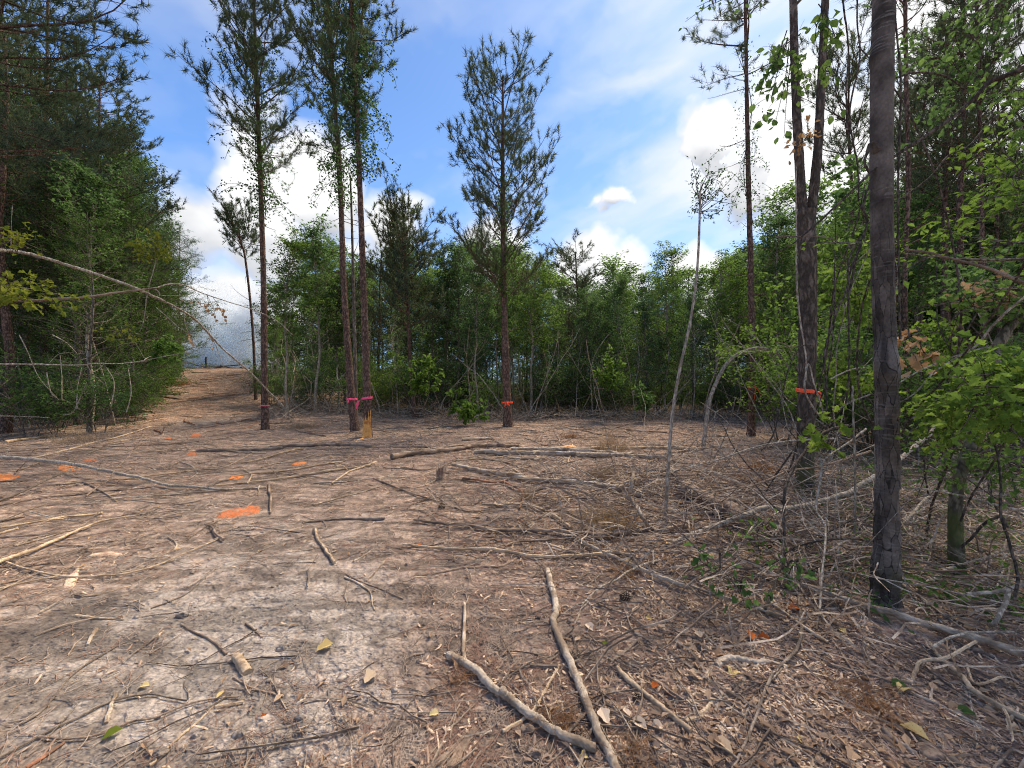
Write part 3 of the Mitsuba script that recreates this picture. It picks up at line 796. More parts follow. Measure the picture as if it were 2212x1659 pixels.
# the thin dead trunk between the twin pines
t = thing('dead_sapling', 'thin dead trunk standing between the twin pines', 'dead tree')
pts = foot(line(13.9, [(770, 925), (766, 740), (763, 600), (760, 480), (757, 380)]), 13.9, 770)
part(t, 'trunk', tube(spline(pts, 8), np.linspace(0.075, 0.03, 33), 8, 0.12, 9), 'bark_wood', smooth=True)
rng = np.random.default_rng(5)
for u in rng.uniform(0.35, 1, 14):
    part(t, 'limb', tube(shoot(rng, along(pts, u)[0][0], [rng.normal(), rng.normal(), 0.6], rng.uniform(0.4, 1.3), 5, 0, 0.15), np.linspace(0.014, 0.004, 6), 4), 'bark_wood')

# stripped wood at the foot of the right twin pine
rng = np.random.default_rng(9)
th = np.linspace(-2.35, -0.45, 22)
zz = np.linspace(0.0, 0.72, 26)
Z, TH = np.meshgrid(zz, th, indexing='ij')
mid, _ = along(P3p, 0.02)
cx = np.interp(Z + P3p[0, 2] + 0.1, P3p[:, 2], P3p[:, 0])
cy = np.interp(Z + P3p[0, 2] + 0.1, P3p[:, 2], P3p[:, 1])
rr = 0.131 * (1 + 0.35 * np.exp(-Z / 0.25)) * 1.05 + 0.008
ragged = (meshkit.noise(np.stack([TH * 5, TH * 0, TH * 0], -1), 4) - 0.5) * 0.5 * sstep(0.3, 0.7, Z)
rr = rr * np.where((Z > 0.69), 0.9, 1) + 0.006 * meshkit.noise(np.stack([np.cos(TH) * 20, np.sin(TH) * 20, Z * 5], -1), 8)
edge = (np.abs(TH + 1.4) > 0.9)
rr = rr * np.where(edge, 0.88, 1)
v = np.stack([cx + np.cos(TH) * rr, cy + np.sin(TH) * rr, P3p[0, 2] + 0.08 + Z + ragged], -1)
i, j = np.meshgrid(np.arange(25), np.arange(21), indexing='ij')
f = np.vstack([np.stack([i * 22 + j, i * 22 + j + 1, (i + 1) * 22 + j + 1], -1).reshape(-1, 3), np.stack([i * 22 + j, (i + 1) * 22 + j + 1, (i + 1) * 22 + j], -1).reshape(-1, 3)])
part(P3, 'stripped_wood', (v.reshape(-1, 3), f), 'wood_fresh', 'bare orange wood where the bark is torn off')
root = gnd(770, 952)
part(P3, 'torn_root', tube(spline([P3p[0] + [-0.08, -0.1, 0.16], (P3p[0] + root) / 2 + [0, 0, 0.06], root + [0, 0, 0.01]], 5), np.linspace(0.05, 0.012, 11), 7, 0.2), 'wood_fresh', 'pale torn root splinter')

# forked hardwood
FK = thing('forked_tree', 'dark mossy trunk that forks in two high up, orange ribbon round it', 'tree')
fk = foot(line(5.4, [(1738, 1092), (1739, 1000), (1742, 850), (1745, 700), (1744, 560), (1741, 455)]), 5.4, 1738)
stem = spline(fk, 40)
h = np.linspace(0, 1, len(stem))
part(FK, 'trunk', tube(stem, (0.098 + 0.012 * h) * (1 + 0.55 * np.exp(-h * 14)), 40, 0.10, 7, 3), 'bark_fork', smooth=True)
sl = spline(line(5.4, [(1738, 500), (1731, 420), (1724, 300), (1717, 150), (1712, -60), (1706, -260), (1690, -520)]), 16)
part(FK, 'stem', tube(sl, np.linspace(0.064, 0.036, len(sl)), 24, 0.1, 8, 5), 'bark_fork', smooth=True)
sr = spline(line(5.4, [(1748, 500), (1757, 420), (1767, 320), (1773, 200), (1780, 60), (1786, -80), (1800, -300), (1830, -520)]), 16)
part(FK, 'stem', tube(sr, np.linspace(0.063, 0.033, len(sr)), 24, 0.1, 8, 7), 'bark_fork', smooth=True)
rng = np.random.default_rng(31)
w1, c1 = broadleaf(301, sl[40:], 0.03, 0.25, 1.9, 8, 0.11, per=12, rise=0.5, sub=5, shape=0.4, split=True)
w2, c2 = broadleaf(302, sr[44:], 0.03, 0.25, 1.9, 8, 0.11, per=12, rise=0.5, sub=5, shape=0.4, split=True)
[part(FK, 'limb', m, 'bark_wood') for m in w1 + w2]
c = join_uv([c1, c2])
part(FK, 'crown', c[:2], 'leaf_dark', uv=c[2])

# cherry trunk in front
CH = thing('cherry_tree', 'dark flaky cherry trunk with a burl, nearest trunk on the right', 'tree')
ch = foot(line(2.77, [(1912, 1312), (1914, 1200), (1917, 1020), (1914, 800), (1907, 600), (1904, 400), (1905, 200), (1908, 0), (1911, -300), (1918, -760), (1925, -1100)]), 2.77, 1912)
cs = spline(ch, 44)
n, sides = len(cs), 56
tv = unit(np.gradient(cs, axis=0))
a = unit(np.cross(tv, [0, 1.0, 0]))
b = np.cross(tv, a)
an = np.arange(sides) * 2 * np.pi / sides
dirs = np.cos(an)[None, :, None] * a[:, None] + np.sin(an)[None, :, None] * b[:, None]
zz = cs[:, 2] - cs[0, 2]
R = np.interp(zz, [0, 0.15, 0.4, 1.0, 2.5, 4.5, 8], [0.125, 0.088, 0.074, 0.067, 0.064, 0.063, 0.04])[:, None] * np.ones((1, sides))
q = cs[:, None] + dirs * R[..., None]
flake = meshkit.fbm(q * np.array([14, 14, 34.0]), 4, 9)
plate = meshkit.fbm(q * np.array([13, 13, 9.0]), 3, 19)
R = R + 0.007 * np.clip((plate - 0.5) * 6, -1, 1) * sstep(2.6, 1.2, zz)[:, None] + 0.002 * (flake - 0.5) * 2
R = R * (1 + 0.14 * (meshkit.fbm(q * np.array([2.5, 2.5, 1.6]), 3, 29) - 0.5))
R = R + 0.05 * np.exp(-(((zz - 1.80) / 0.15) ** 2))[:, None] * np.clip(-dirs[..., 0] * 0.7 - dirs[..., 1] * 0.75, 0, 1) ** 1.5
R = R + 0.02 * np.exp(-(((zz - 4.02) / 0.07) ** 2))[:, None] * np.clip(-dirs[..., 0], 0, 1) ** 4
v = (cs[:, None] + dirs * R[..., None]).reshape(-1, 3)
i, j = np.meshgrid(np.arange(n - 1), np.arange(sides), indexing='ij')
k = (j + 1) % sides
f = np.vstack([np.stack([i * sides + j, i * sides + k, (i + 1) * sides + k], -1).reshape(-1, 3), np.stack([i * sides + j, (i + 1) * sides + k, (i + 1) * sides + j], -1).reshape(-1, 3)])
part(CH, 'trunk', (v, f), 'bark_cherry', smooth=True)
part(CH, 'knot', tube(spline([along(ch, 0.413)[0][0] + [-0.05, -0.02, 0], along(ch, 0.413)[0][0] + [-0.1, -0.04, 0.05]], 4), [0.036, 0.032, 0.024, 0.016, 0.01], 8, 0.3), 'bark_cherry', 'broken limb stub')
w, c = broadleaf(311, cs[300:], 0.03, 0.1, 1.4, 8, 0.085, per=9, rise=0.4, sub=5, shape=0.4, split=True)
[part(CH, 'limb', m, 'bark_cherry') for m in w]
part(CH, 'crown', c[:2], 'leaf_mid', uv=c[2])

# mossy leaning small tree on the right
MS = thing('mossy_tree', 'slim mossy tree leaning out of the photo at the right, behind the cherry trunk', 'tree')
ms = foot(line(3.25, [(2068, 1235), (2064, 1132), (2068, 1049), (2094, 966), (2124, 877), (2158, 745), (2208, 670), (2290, 560), (2400, 380)]), 3.25, 2068)
mt = spline(ms, 16)
part(MS, 'trunk', tube(mt, np.linspace(0.046, 0.03, len(mt)) * (1 + 0.5 * np.exp(-np.linspace(0, 1, len(mt)) * 20)), 16, 0.15, 14, 2), 'bark_mossy', smooth=True)
w, c = broadleaf(321, mt[84:], 0.02, 0.1, 1.1, 12, 0.075, per=16, rise=0.1, sub=5, split=True)
[part(MS, 'limb', m, 'bark_mossy') for m in w]
part(MS, 'crown', c[:2], 'leaf_light', uv=c[2])

# leaning bare sapling with a little crown, arched sapling
LS = thing('sapling', 'tall thin leaning sapling with a tuft of leaves at its broken top, in the clearing', 'sapling')
ls = foot(line(4.4, [(1437, 1135), (1441, 1050), (1452, 900), (1468, 800), (1492, 690), (1506, 580), (1511, 480), (1512, 412)]), 4.4, 1437)
lt = spline(ls, 14)
part(LS, 'trunk', tube(lt, np.linspace(0.022, 0.011, len(lt)), 8, 0.15, 20, 4), 'bark_sapling', smooth=True)
rng = np.random.default_rng(41)
tw, P, A = [], [], []
for k in range(26):
    s = along(ls, rng.uniform(0.93, 1.0))[0][0]
    e = at(1500 + rng.uniform(-10, 95), 400 + rng.uniform(-55, 75), 4.4 + rng.uniform(-0.3, 0.3))
    c = spline([s, (s + e) / 2 + rng.normal(size=3) * 0.06 + [0, 0, 0.05], e], 4)
    tw.append(tube(c, np.linspace(0.005, 0.0025, 9), 3))
    p, d = along(c, rng.uniform(0.4, 1, 13))
    P.append(p + rng.normal(size=p.shape) * 0.025), A.append(d + rng.normal(size=d.shape) * 0.7)
part(LS, 'twigs', join(tw), 'bark_vine')
P, A = np.vstack(P), np.vstack(A)
v, f, uv = leaves(rng, P, A, rng.uniform(0.025, 0.05, len(P)), 0.02)
part(LS, 'crown', (v, f), 'leaf_dark', uv=uv)

AS = thing('arched_sapling', 'young tree bent over in an arch, leaves at its tip, before the bow pine', 'sapling')
ar = foot(line(9.5, [(1518, 948), (1530, 880), (1545, 832), (1570, 785), (1605, 760), (1650, 752), (1690, 775), (1705, 800)]), 9.5, 1518)
part(AS, 'trunk', tube(spline(ar, 8), np.linspace(0.055, 0.02, 57), 8, 0.12, 12, 6), 'bark_sapling', smooth=True)
w, c = broadleaf(331, spline(ar, 8)[26:], 0.015, 0.15, 0.75, 12, 0.095, per=13, rise=-0.2, sub=4, flat=0.75, split=True)
[part(AS, 'limb', m, 'bark_sapling') for m in w]
part(AS, 'crown', c[:2], 'leaf_light', uv=c[2])


# climbing vines
def climber(label, base, a0, a1, rad, nleaf, leaf, m, seed, drape=0, col='leaf_dark'):
    """A leafy vine round a trunk between the fractions a0 and a1, with drapes hanging from it."""
    rng = np.random.default_rng(seed)
    t = thing('climbing_vine', label, 'vine')
    u = np.linspace(a0, a1, 40)
    c, _ = along(base, u)
    th = np.linspace(0, 9 + seed % 5, 40)
    st = c + np.stack([np.cos(th), np.sin(th), 0 * th], -1) * 0.12
    parts, P = [tube(st, 0.012, 5)], []
    q = rng.uniform(a0, a1, nleaf)
    p, _ = along(base, q)
    a = rng.random(nleaf) * 6.28
    k = rad * rng.random(nleaf) ** 0.7 * (0.35 + 0.65 * meshkit.noise(np.stack([q * 23, a * 0.8, 0 * a], -1), seed))
    P = p + np.stack([np.cos(a) * k, np.sin(a) * k, rng.normal(size=nleaf) * 0.15 - 0.3 * k], -1)
    for _ in range(drape):
        s = along(base, rng.uniform(a0, a1))[0][0]
        b = rng.random() * 6.28
        e = s + np.array([math.cos(b), math.sin(b), 0]) * rng.uniform(0.3, 1.35) + [0, 0, rng.uniform(-0.9, 0.7)]
        cc = spline([s, (s + e) / 2 + [0, 0, 0.2], e, e + [rng.normal() * 0.15, rng.normal() * 0.15, -rng.uniform(0.1, 0.5)]], 5)
        parts.append(tube(cc, 0.006, 3))
        pp, _ = along(cc, rng.random(34))
        P = np.vstack([P, pp + rng.normal(size=pp.shape) * 0.06])
    v, f, uv = leaves(rng, P, rng.normal(size=P.shape) - [0, 0, 0.5], leaf * rng.uniform(0.6, 1.3, len(P)), leaf * 0.75)
    part(t, 'stem', join(parts), 'bark_vine')
    part(t, 'leaves', (v, f), m, uv=uv)


climber('leafy vine climbing the track pine with the narrow red band', P1p, 0.46, 0.85, 0.5, 1500, 0.085, 'leaf_dark', 401, 60)
climber('leafy vine climbing the leaning left twin pine', P2p, 0.46, 0.92, 0.5, 1900, 0.085, 'leaf_mid', 402, 60)
climber('leafy vine climbing the right twin pine', P3p, 0.50, 0.85, 0.5, 1700, 0.085, 'leaf_dark', 403, 60)
climber('thin green vine climbing the big central pine', P4p, 0.34, 0.72, 0.4, 1200, 0.08, 'leaf_mid', 404, 26)
climber('scant vine with dead tendrils on the orange ribbon pine', P7p, 0.42, 0.78, 0.5, 380, 0.06, 'leaf_dark', 405, 10)


# ------------------------------------------------------------------ ribbons tied round trunks
def ribbon(label, base, D, dx, dy, r, col, w=0.035, tails=((-0.3, 0.14),), tilt=0.0, knot_a=-1.57):
    t = thing('flagging_ribbon', label, 'ribbon')
    z = EYE - (dy * S - 384) / F * D
    cx, cy = np.interp(z, base[:, 2], base[:, 0]), np.interp(z, base[:, 2], base[:, 1])
    n = 48
    th = np.linspace(0, 2 * np.pi, n, endpoint=False)
    ring = []
    for rr, dz in ((r, -w / 2), (r + 0.004, -w / 2 + 0.002), (r + 0.006, 0), (r + 0.004, w / 2 - 0.002), (r, w / 2)):
        ring.append(np.stack([cx + np.cos(th) * rr, cy + np.sin(th) * rr, z + dz + tilt * np.cos(th) + 0.004 * np.sin(th * 3)], -1))
    v = np.stack(ring, 1).reshape(-1, 3)
    i, j = np.meshgrid(np.arange(n), np.arange(4), indexing='ij')
    k = (i + 1) % n
    f = np.vstack([np.stack([i * 5 + j, k * 5 + j, k * 5 + j + 1], -1).reshape(-1, 3), np.stack([i * 5 + j, k * 5 + j + 1, i * 5 + j + 1], -1).reshape(-1, 3)])
    part(t, 'band', (v, f), col)
    if not tails:
        return
    kp = np.array([cx + math.cos(knot_a) * (r + 0.012), cy + math.sin(knot_a) * (r + 0.012), z + tilt * math.cos(knot_a)])
    part(t, 'knot', tube(spline([kp + [-0.025, 0, 0.0], kp + [0, -0.012, 0.004], kp + [0.025, 0, 0]], 3), [0.006, 0.014, 0.018, 0.02, 0.018, 0.014, 0.006], 8), col, smooth=True)
    rng = np.random.default_rng(int(dx))
    for sx, L in tails:
        c = spline([kp, kp + [sx * L * 0.6, -0.03, -L * 0.35], kp + [sx * L, -0.02, -L]], 4)
        side = np.stack([np.full(len(c), 0.8), np.linspace(-0.5, 0.5, len(c)), np.full(len(c), 0.3)], -1)
        side = unit(side) * np.linspace(0.008, w * 0.5, len(c))[:, None]
        nn = np.array([0.0, -0.002, 0.001])
        v = np.stack([c + side, c - side, c - side + nn, c + side + nn], 1).reshape(-1, 3)
        m = np.arange(len(c) - 1)
        f = np.vstack([np.stack([m * 4 + a, m * 4 + (a + 1) % 4, m * 4 + 4 + (a + 1) % 4], 1) for a in range(4)] + [np.stack([m * 4 + a, m * 4 + 4 + (a + 1) % 4, m * 4 + 4 + a], 1) for a in range(4)])
        part(t, 'tail', (v, f), col)


ribbon('narrow pink red ribbon low on the dark pine beside the dirt track', P1p, 13.4, 572, 876, 0.141, 'tape_pink', 0.04, ())
ribbon('pink ribbon band on the leaning left twin pine', P2p, 13.2, 761, 862, 0.165, 'tape_pink', 0.07, ((-0.4, 0.12),))
ribbon('pink ribbon bow with a hanging tail on the pine with stripped orange wood', P3p, 11.6, 793, 860, 0.144, 'tape_pink', 0.07, ((-0.5, 0.3), (-0.8, 0.2)), 0.02, -2.4)
ribbon('red ribbon knot on the big central pine', P4p, 14.0, 1096, 869, 0.205, 'tape_orange', 0.06, ((-0.6, 0.14), (0.7, 0.12), (0.1, 0.1)))
ribbon('orange ribbon bow with two tails on the pine left of the forked trunk', P7p, 12.0, 1626, 837, 0.127, 'tape_orange', 0.04, ((-0.15, 0.36), (0.45, 0.3)), 0.0, -1.35)
ribbon('broad orange ribbon round the forked mossy trunk', fk, 5.4, 1743, 846, 0.119, 'tape_orange', 0.055, ((0.25, 0.1),), -0.022, -0.9)
# ------------------------------------------------------------------ what lies on the ground everywhere: needles, chips, dry leaves, twigs


def sand_at(x, y):
    s = 0
    for a, b, r, w in SAND:
        s = s + w * np.exp(-((x - a) ** 2 + (y - b) ** 2) / (r * r))
    return s


def spread(rng, n, r0, r1, power=1.0, cover=None):
    """Points on the clearing's ground in front of the camera, thinning with distance; fewer on the sandy patches."""
    out = np.zeros((0, 2))
    while len(out) < n:
        m = n * 2
        u = rng.random(m)
        r = r0 * (r1 / r0) ** u if power == 1 else np.sqrt(rng.uniform(r0**2, r1**2, m))
        a = rng.uniform(-0.98, 0.98, m)
        x, y = np.sin(a) * r, np.cos(a) * r
        k = (0.12 + 0.88 * np.clip(1.1 - 1.15 * sand_at(x, y), 0.0, 1)) * (0.30 + 1.2 * sstep(0.38, 0.60, meshkit.fbm(np.stack([x, y, 0 * x], -1) * 1.6, 3, 61)))
        k = k * np.where(x < -0.3, 0.75, 1.0)
        if cover is not None:
            k = k * cover(x, y)
        ok = (rng.random(m) < k) & (y > 0.6)
        out = np.vstack([out, np.stack([x, y], 1)[ok]])
    return out[:n]


def right_side(x, y):
    return 0.13 + 0.22 * sstep(4, 8, y) + 0.65 * sstep(-0.5, 1.3, x - 0.08 * y)


def flat_dirs(rng, n, tilt=0.15):
    a = rng.random(n) * 2 * np.pi
    return unit(np.stack([np.cos(a), np.sin(a), rng.normal(size=n) * tilt], -1))


def strips(rng, xy, L, W, lift, bend=0.15, tilt=0.12, high=0.5):
    """Slender three-sided slivers: two joined spindles."""
    n = len(xy)
    A = flat_dirs(rng, n, tilt)
    z = g(xy[:, 0], xy[:, 1]) + lift
    c = np.stack([xy[:, 0], xy[:, 1], z], -1)
    B = unit(np.cross(A, [0, 0, 1.0]))
    U = np.cross(B, A)
    L, W = np.broadcast_to(L, (n,))[:, None], np.broadcast_to(W, (n,))[:, None]
    k = rng.normal(size=(n, 1)) * bend * L
    e0, e1 = c - A * L / 2 + B * k * 0.5, c + A * L / 2 + B * k * 0.5
    m = c - B * k * 0.5
    v = np.stack([e0 + B * W * 0.3, e0 - B * W * 0.3, m + B * W / 2, m - B * W / 2, m + U * W * high, e1 + B * W * 0.3, e1 - B * W * 0.3], 1).reshape(-1, 3)
    i = np.arange(n)[:, None] * 7
    f = np.vstack([i + t for t in ([0, 4, 1], [0, 2, 4], [1, 4, 3], [2, 5, 4], [4, 6, 3], [4, 5, 6])])
    return v, f


def litter():
    rng = np.random.default_rng(2024)
    xy = spread(rng, 68000, 1.15, 18)
    far = np.hypot(xy[:, 0], xy[:, 1])
    tag('needle_litter', 'reddish brown pine needles covering the clearing', kind='stuff')
    scene['needle_litter'] = ply(strips(rng, xy, rng.uniform(0.07, 0.17, len(xy)), 0.0016 + 0.0011 * far * 0.45, 0.006, 0.12, 0.1), 'stick_needle')
    xy = spread(rng, 30000, 1.15, 18, cover=right_side)
    tag('wood_chips', 'pale wood chips and bark shreds scattered over the clearing', kind='stuff')
    scene['wood_chips'] = ply(strips(rng, xy, (rng.gamma(2.2, 0.013, len(xy)) + 0.010) * (1 + 0.07 * xy[:, 1]), rng.uniform(0.004, 0.013, len(xy)) * (1 + 0.07 * xy[:, 1]), 0.008, 0.1, 0.3, 0.18), 'wood_chip')
    xy = spread(rng, 9000, 1.15, 15, cover=right_side)
    A = flat_dirs(rng, len(xy), 0.25)
    P = np.stack([xy[:, 0], xy[:, 1], g(xy[:, 0], xy[:, 1]) + 0.012], -1)
    L = rng.uniform(0.025, 0.065, len(xy))
    v, f, uv = leaves(rng, P, A, L, L * rng.uniform(0.3, 0.6, len(xy)), 0.3, rng.normal(size=P.shape) * 0.35 + [0, 0, 1], 0.1)
    uv[:, 1] = np.repeat(rng.random(len(P)), 4)
    tag('leaf_litter', 'dry tan leaves and leaf scraps lying all over the clearing', kind='stuff')
    scene['leaf_litter'] = ply((v, f), 'leaf_dead', uv=uv)
    for name, n, m, what in (('twig_litter', 4600, 'twig_mix', 'small broken brown twigs strewn over the clearing'), ('bark_shreds', 1700, 'shred', 'pale shreds of bark and split wood strewn over the clearing')):
        tw = []
        xy = spread(rng, n, 1.3 if n > 3000 else 3.2, 22)
        for x, y in xy:
            L = (rng.gamma(2.0, 0.075) + 0.05) * (1 + 0.06 * y)
            r = min(0.006, 0.0012 + L * 0.008) * (0.7 + 0.5 * rng.random()) + 0.0004 * y
            c = shoot(rng, [x, y, 0], flat_dirs(rng, 1, 0.0)[0], L, 4, 0, 0.22)
            c[:, 2] = g(c[:, 0], c[:, 1]) + r * 0.7 + 0.004 + np.abs(rng.normal()) * 0.01
            tw.append(tube(c, np.linspace(r, r * 0.5, 5), 3, cap=False))
        tag(name, what, kind='stuff')
        scene[name] = ply(join(tw), m)
    # the heap of fine grey twigs in the middle of the slash
    tw = []
    for _ in range(2500):
        dx, dy = (rng.normal(1480, 260), rng.normal(1075, 70)) if rng.random() < 0.5 else (rng.normal(1900, 260), rng.normal(1140, 120))
        if not (900 < dx < 2300 and 960 < dy < 1480):
            continue
        b = gnd(dx, dy, 0.0)
        L = rng.gamma(2.2, 0.2) + 0.15
        hh = abs(rng.normal()) * 0.17
        d = unit([rng.normal(), rng.normal() * 0.8, rng.normal() * 0.28])
        c = shoot(rng, b + [0, 0, hh + 0.01], d, L, 6, -0.02, 0.15)
        c[:, 2] = np.maximum(c[:, 2], g(c[:, 0], c[:, 1]) + 0.004)
        r = rng.uniform(0.003, 0.0085)
        tw.append(tube(c, np.linspace(r, r * 0.5, 7), 3, cap=False))
    tag('twig_tangle', 'low tangled heap of fine grey twigs round the logs in the slash', kind='stuff')
    scene['twig_tangle'] = ply(join(tw), 'twig_pale')
    # clods of churned soil
    ico = trimesh.creation.icosphere(subdivisions=1)
    xy = spread(rng, 3600, 1.2, 9)
    cl = []
    for x, y in xy:
        r = 0.004 + rng.gamma(1.6, 0.0045)
        v = ico.vertices * (1 + 0.5 * (meshkit.noise(ico.vertices * 2.2 + x * 91, 3)[:, None] - 0.5)) * r * [1, rng.uniform(0.6, 1), 0.6]
        cl.append((v + [x, y, float(g(x, y)) + r * 0.15], ico.faces))
    tag('soil_clods', 'crumbs and clods of soil on the churned ground', kind='stuff')
    scene['soil_clods'] = ply(join(cl), 'ground_soil', smooth=True)
    # low debris heaped along the wood's edge
    tw = []
    for _ in range(2200):
        dx = rng.uniform(570, 2250)
        D = 16.6 + 2.4 * rng.random() + (-1.5 * (dx < 640))
        x = (dx * S - 512) / F * D
        L = rng.gamma(2.5, 0.22) + 0.2
        d = unit([rng.normal(), rng.normal() * 0.7, abs(rng.normal()) * 0.5])
        c = shoot(rng, [x, D, float(g(x, D)) + rng.random() * 0.25], d, L, 5, -0.03, 0.16)
        tw.append(tube(c, np.linspace(0.012, 0.004, 6) * rng.uniform(0.6, 1.4), 3, cap=False))
    tag('brush_debris', 'tangle of dry twigs piled along the edge of the back wood', kind='stuff')
    scene['brush_debris'] = ply(join(tw), 'stick_grey')
    # green growth low in the slash at the right
    P, A = [], []
    for _ in range(230):
        D = rng.uniform(2.6, 9)
        dx = 1750 + 480 * rng.random() ** 0.7
        x = (dx * S - 512) / F * D
        n = int(rng.integers(8, 26))
        b = np.array([x, D, float(g(x, D))])
        P.append(b + rng.normal(size=(n, 3)) * [0.13, 0.13, 0.03] + [0, 0, 0.06]), A.append(rng.normal(size=(n, 3)) * [1, 1, 0.3] + [0, 0, 0.25])
    P, A = np.vstack(P), np.vstack(A)
    v, f, uv = leaves(rng, P, A, rng.uniform(0.03, 0.07, len(P)), 0.028, 0.2)
    uv[:, 1] = np.repeat(rng.random(len(P)), 4)
    tag('ground_cover', 'low green seedlings and leaves among the fallen branches at the right', kind='stuff')
    scene['ground_cover'] = ply((v, f), 'leaf_mid', uv=uv)


litter()
# ------------------------------------------------------------------ branches, sticks and logs lying in the clearing, each traced where it lies
SM = {'g': 'stick_grey', 't': 'stick_tan', 'd': 'stick_dark', 'b': 'stick_brown', 'r': 'stick_red', 'v': 'bark_vine', 's': 'bark_sapling', 'f': 'wood_fresh', 'p': 'bark_pine'}
STICK_RNG = np.random.default_rng(555)


def stick(label, crop, pts, r0, r1, m, depth=None, lift=0.0, name='fallen_branch', cat='branch', group=None, twigs=0, root=None, pname=None, sides=None, tw_len=0.4):
    """depth None: it lies on the ground; a pair: it hangs in the air between these depths; lift: height above the ground, one value or one per end."""
    rng = STICK_RNG
    d = [cpt(crop, *q) for q in pts]
    if depth is not None or lift is None:
        k = 1 / math.hypot(1, (np.mean([q[0] for q in d]) * S - 512) / F)      # off to the side the lens widens things
        r0, r1 = r0 * k, r1 * k
    if depth is None:
        lf = np.linspace(lift, lift, len(d)) if np.isscalar(lift) else np.interp(np.linspace(0, 1, len(d)), np.linspace(0, 1, len(lift)), lift)
        p = []
        for (x, y), l, r in zip(d, lf, np.linspace(r0, r1, len(d))):
            q = gnd(x, y, 0)
            if l > 0.03:      # raised: nearer along the same line of sight, so that it stands over the ground
                k = (EYE - q[2] - l) / max(EYE - q[2], 0.2)
                X, Y = q[0] * k, q[1] * k
                q = np.array([X, Y, EYE - (EYE - q[2]) * k])
            else:
                q[2] += r * 0.75 + l
            p.append(q)
    else:
        p = [at(x, y, D) for (x, y), D in zip(d, np.interp(np.linspace(0, 1, len(d)), np.linspace(0, 1, len(depth)), depth))]
    c = spline(p, 6)
    if depth is None and (np.isscalar(lift) and lift <= 0.03):
        c[:, 2] = np.maximum(c[:, 2], g(c[:, 0], c[:, 1]) + np.linspace(r0, r1, len(c)) * 0.5)
    c = c + rng.normal(size=c.shape) * np.linspace(r0, r1, len(c))[:, None] * 0.14
    big = r0 > 0.012
    sd = sides or (10 if big else 6)
    lump = 1 + 0.34 * (meshkit.fbm(np.stack([np.arange(len(c)) * 0.23, np.full(len(c), r0 * 977), np.zeros(len(c))], -1), 3, 7) - 0.5)
    mesh = tube(c, np.linspace(r0, r1, len(c)) * lump, sd, 0.16 if big else 0.1, 30, int(rng.integers(40)))
    if root is None:
        root = thing(name, label, cat, group)
        key = part(root, 'stem', mesh, SM[m], smooth=True) if twigs else None
        if not twigs:
            scene[root] = ply(mesh, SM[m], smooth=40)
    else:
        part(root, pname or 'side_branch', mesh, SM[m], smooth=True)
    if twigs:
        tl = []
        for u in rng.uniform(0.15, 1, twigs):
            q, qd = along(c, u)
            e = unit(qd[0] * 0.8 + rng.normal(size=3) * 0.7)
            w = shoot(rng, q[0], e, rng.uniform(0.4, 1.3) * tw_len, 5, 0.02, 0.16)
            if depth is None:
                w[:, 2] = np.maximum(w[:, 2], g(w[:, 0], w[:, 1]) + 0.005)
            tl.append(tube(w, np.linspace(max(r1 * 0.5, 0.003), 0.002, 6), 4, cap=False))
        part(root, 'twigs', join(tl), SM[m])
    return root, c


# foreground
a, c = stick('thick knobbly forked branch in the foreground, its short prong pointing away', 11, [(690, 485), (760, 520), (850, 570), (920, 640), (990, 710), (1060, 755), (1110, 790), (1180, 850), (1290, 925), (1350, 970), (1450, 1020), (1650, 1105)], 0.021, 0.017, 'g', lift=0.015, root=thing('fallen_branch', 'thick knobbly forked branch in the foreground, its short prong pointing away from the camera', 'branch'), pname='stem')
RF = [k for k in labels if k.startswith('fallen_branch')][0]
stick('', 11, [(800, 138), (796, 300), (790, 420), (800, 530)], 0.011, 0.014, 'g', root=RF, pname='prong', lift=0.01)
stick('', 11, [(597, 475), (640, 500), (692, 522)], 0.005, 0.006, 'b', root=RF, pname='splinter')
q = along(c, 0.46)[0][0]
part(RF, 'knot', tube(spline([q + [-0.01, 0.016, 0], q + [0.0, -0.004, 0.012], q + [0.012, -0.02, 0.004]], 4), [0.012, 0.018, 0.022, 0.024, 0.024, 0.022, 0.02, 0.016, 0.01], 9, 0.3, 40), 'stick_grey', smooth=True)
a, c = stick('', 11, [(1335, -75), (1348, -10), (1385, 120), (1388, 200), (1378, 275), (1420, 400), (1480, 540), (1550, 700), (1620, 880), (1690, 1050), (1760, 1192), (1830, 1350)], 0.024, 0.02, 'g', lift=0.012, root=thing('fallen_branch', 'longest pale crooked branch in the foreground, running toward the camera right of the forked one', 'branch'), pname='stem')
stick('', 11, [(1385, 270), (1362, 300), (1358, 335)], 0.017, 0.014, 'b', root=a, pname='stub')
stick('thin tan stick lying across between the two big foreground branches', 11, [(1415, 530), (1340, 660), (1270, 790), (1180, 885), (1045, 965)], 0.007, 0.009, 't')
stick('short dark stick between the two big foreground branches', 11, [(1220, 542), (1400, 550)], 0.012, 0.012, 'd')
stick('straight tan stick right of the long pale foreground branch', 11, [(1785, 563), (1880, 660), (1990, 750), (2100, 840), (2260, 975)], 0.013, 0.013, 't', lift=0.008)
stick('short thin stick beside the crooked upper part of the long pale branch', 11, [(1415, 203), (1530, 205), (1640, 190)], 0.007, 0.006, 'b')
stick('white curved strip of peeled bark at the lower right', 12, [(60, 682), (150, 600), (205, 525), (260, 490), (325, 468)], 0.007, 0.011, 'g')
stick('grey crooked stick whose end lies beside the white bark strip', 12, [(225, 545), (300, 495), (400, 505), (480, 520), (560, 515), (675, 552)], 0.019, 0.012, 'g')
stick('tan peeled stick end at the bottom right of the long pale branch', 12, [(20, 912), (90, 880), (150, 830), (192, 755)], 0.012, 0.010, 't')
stick('straight pinkish stick among the chips at the lower right', 12, [(607, 755), (690, 850), (762, 955)], 0.008, 0.008, 'g')
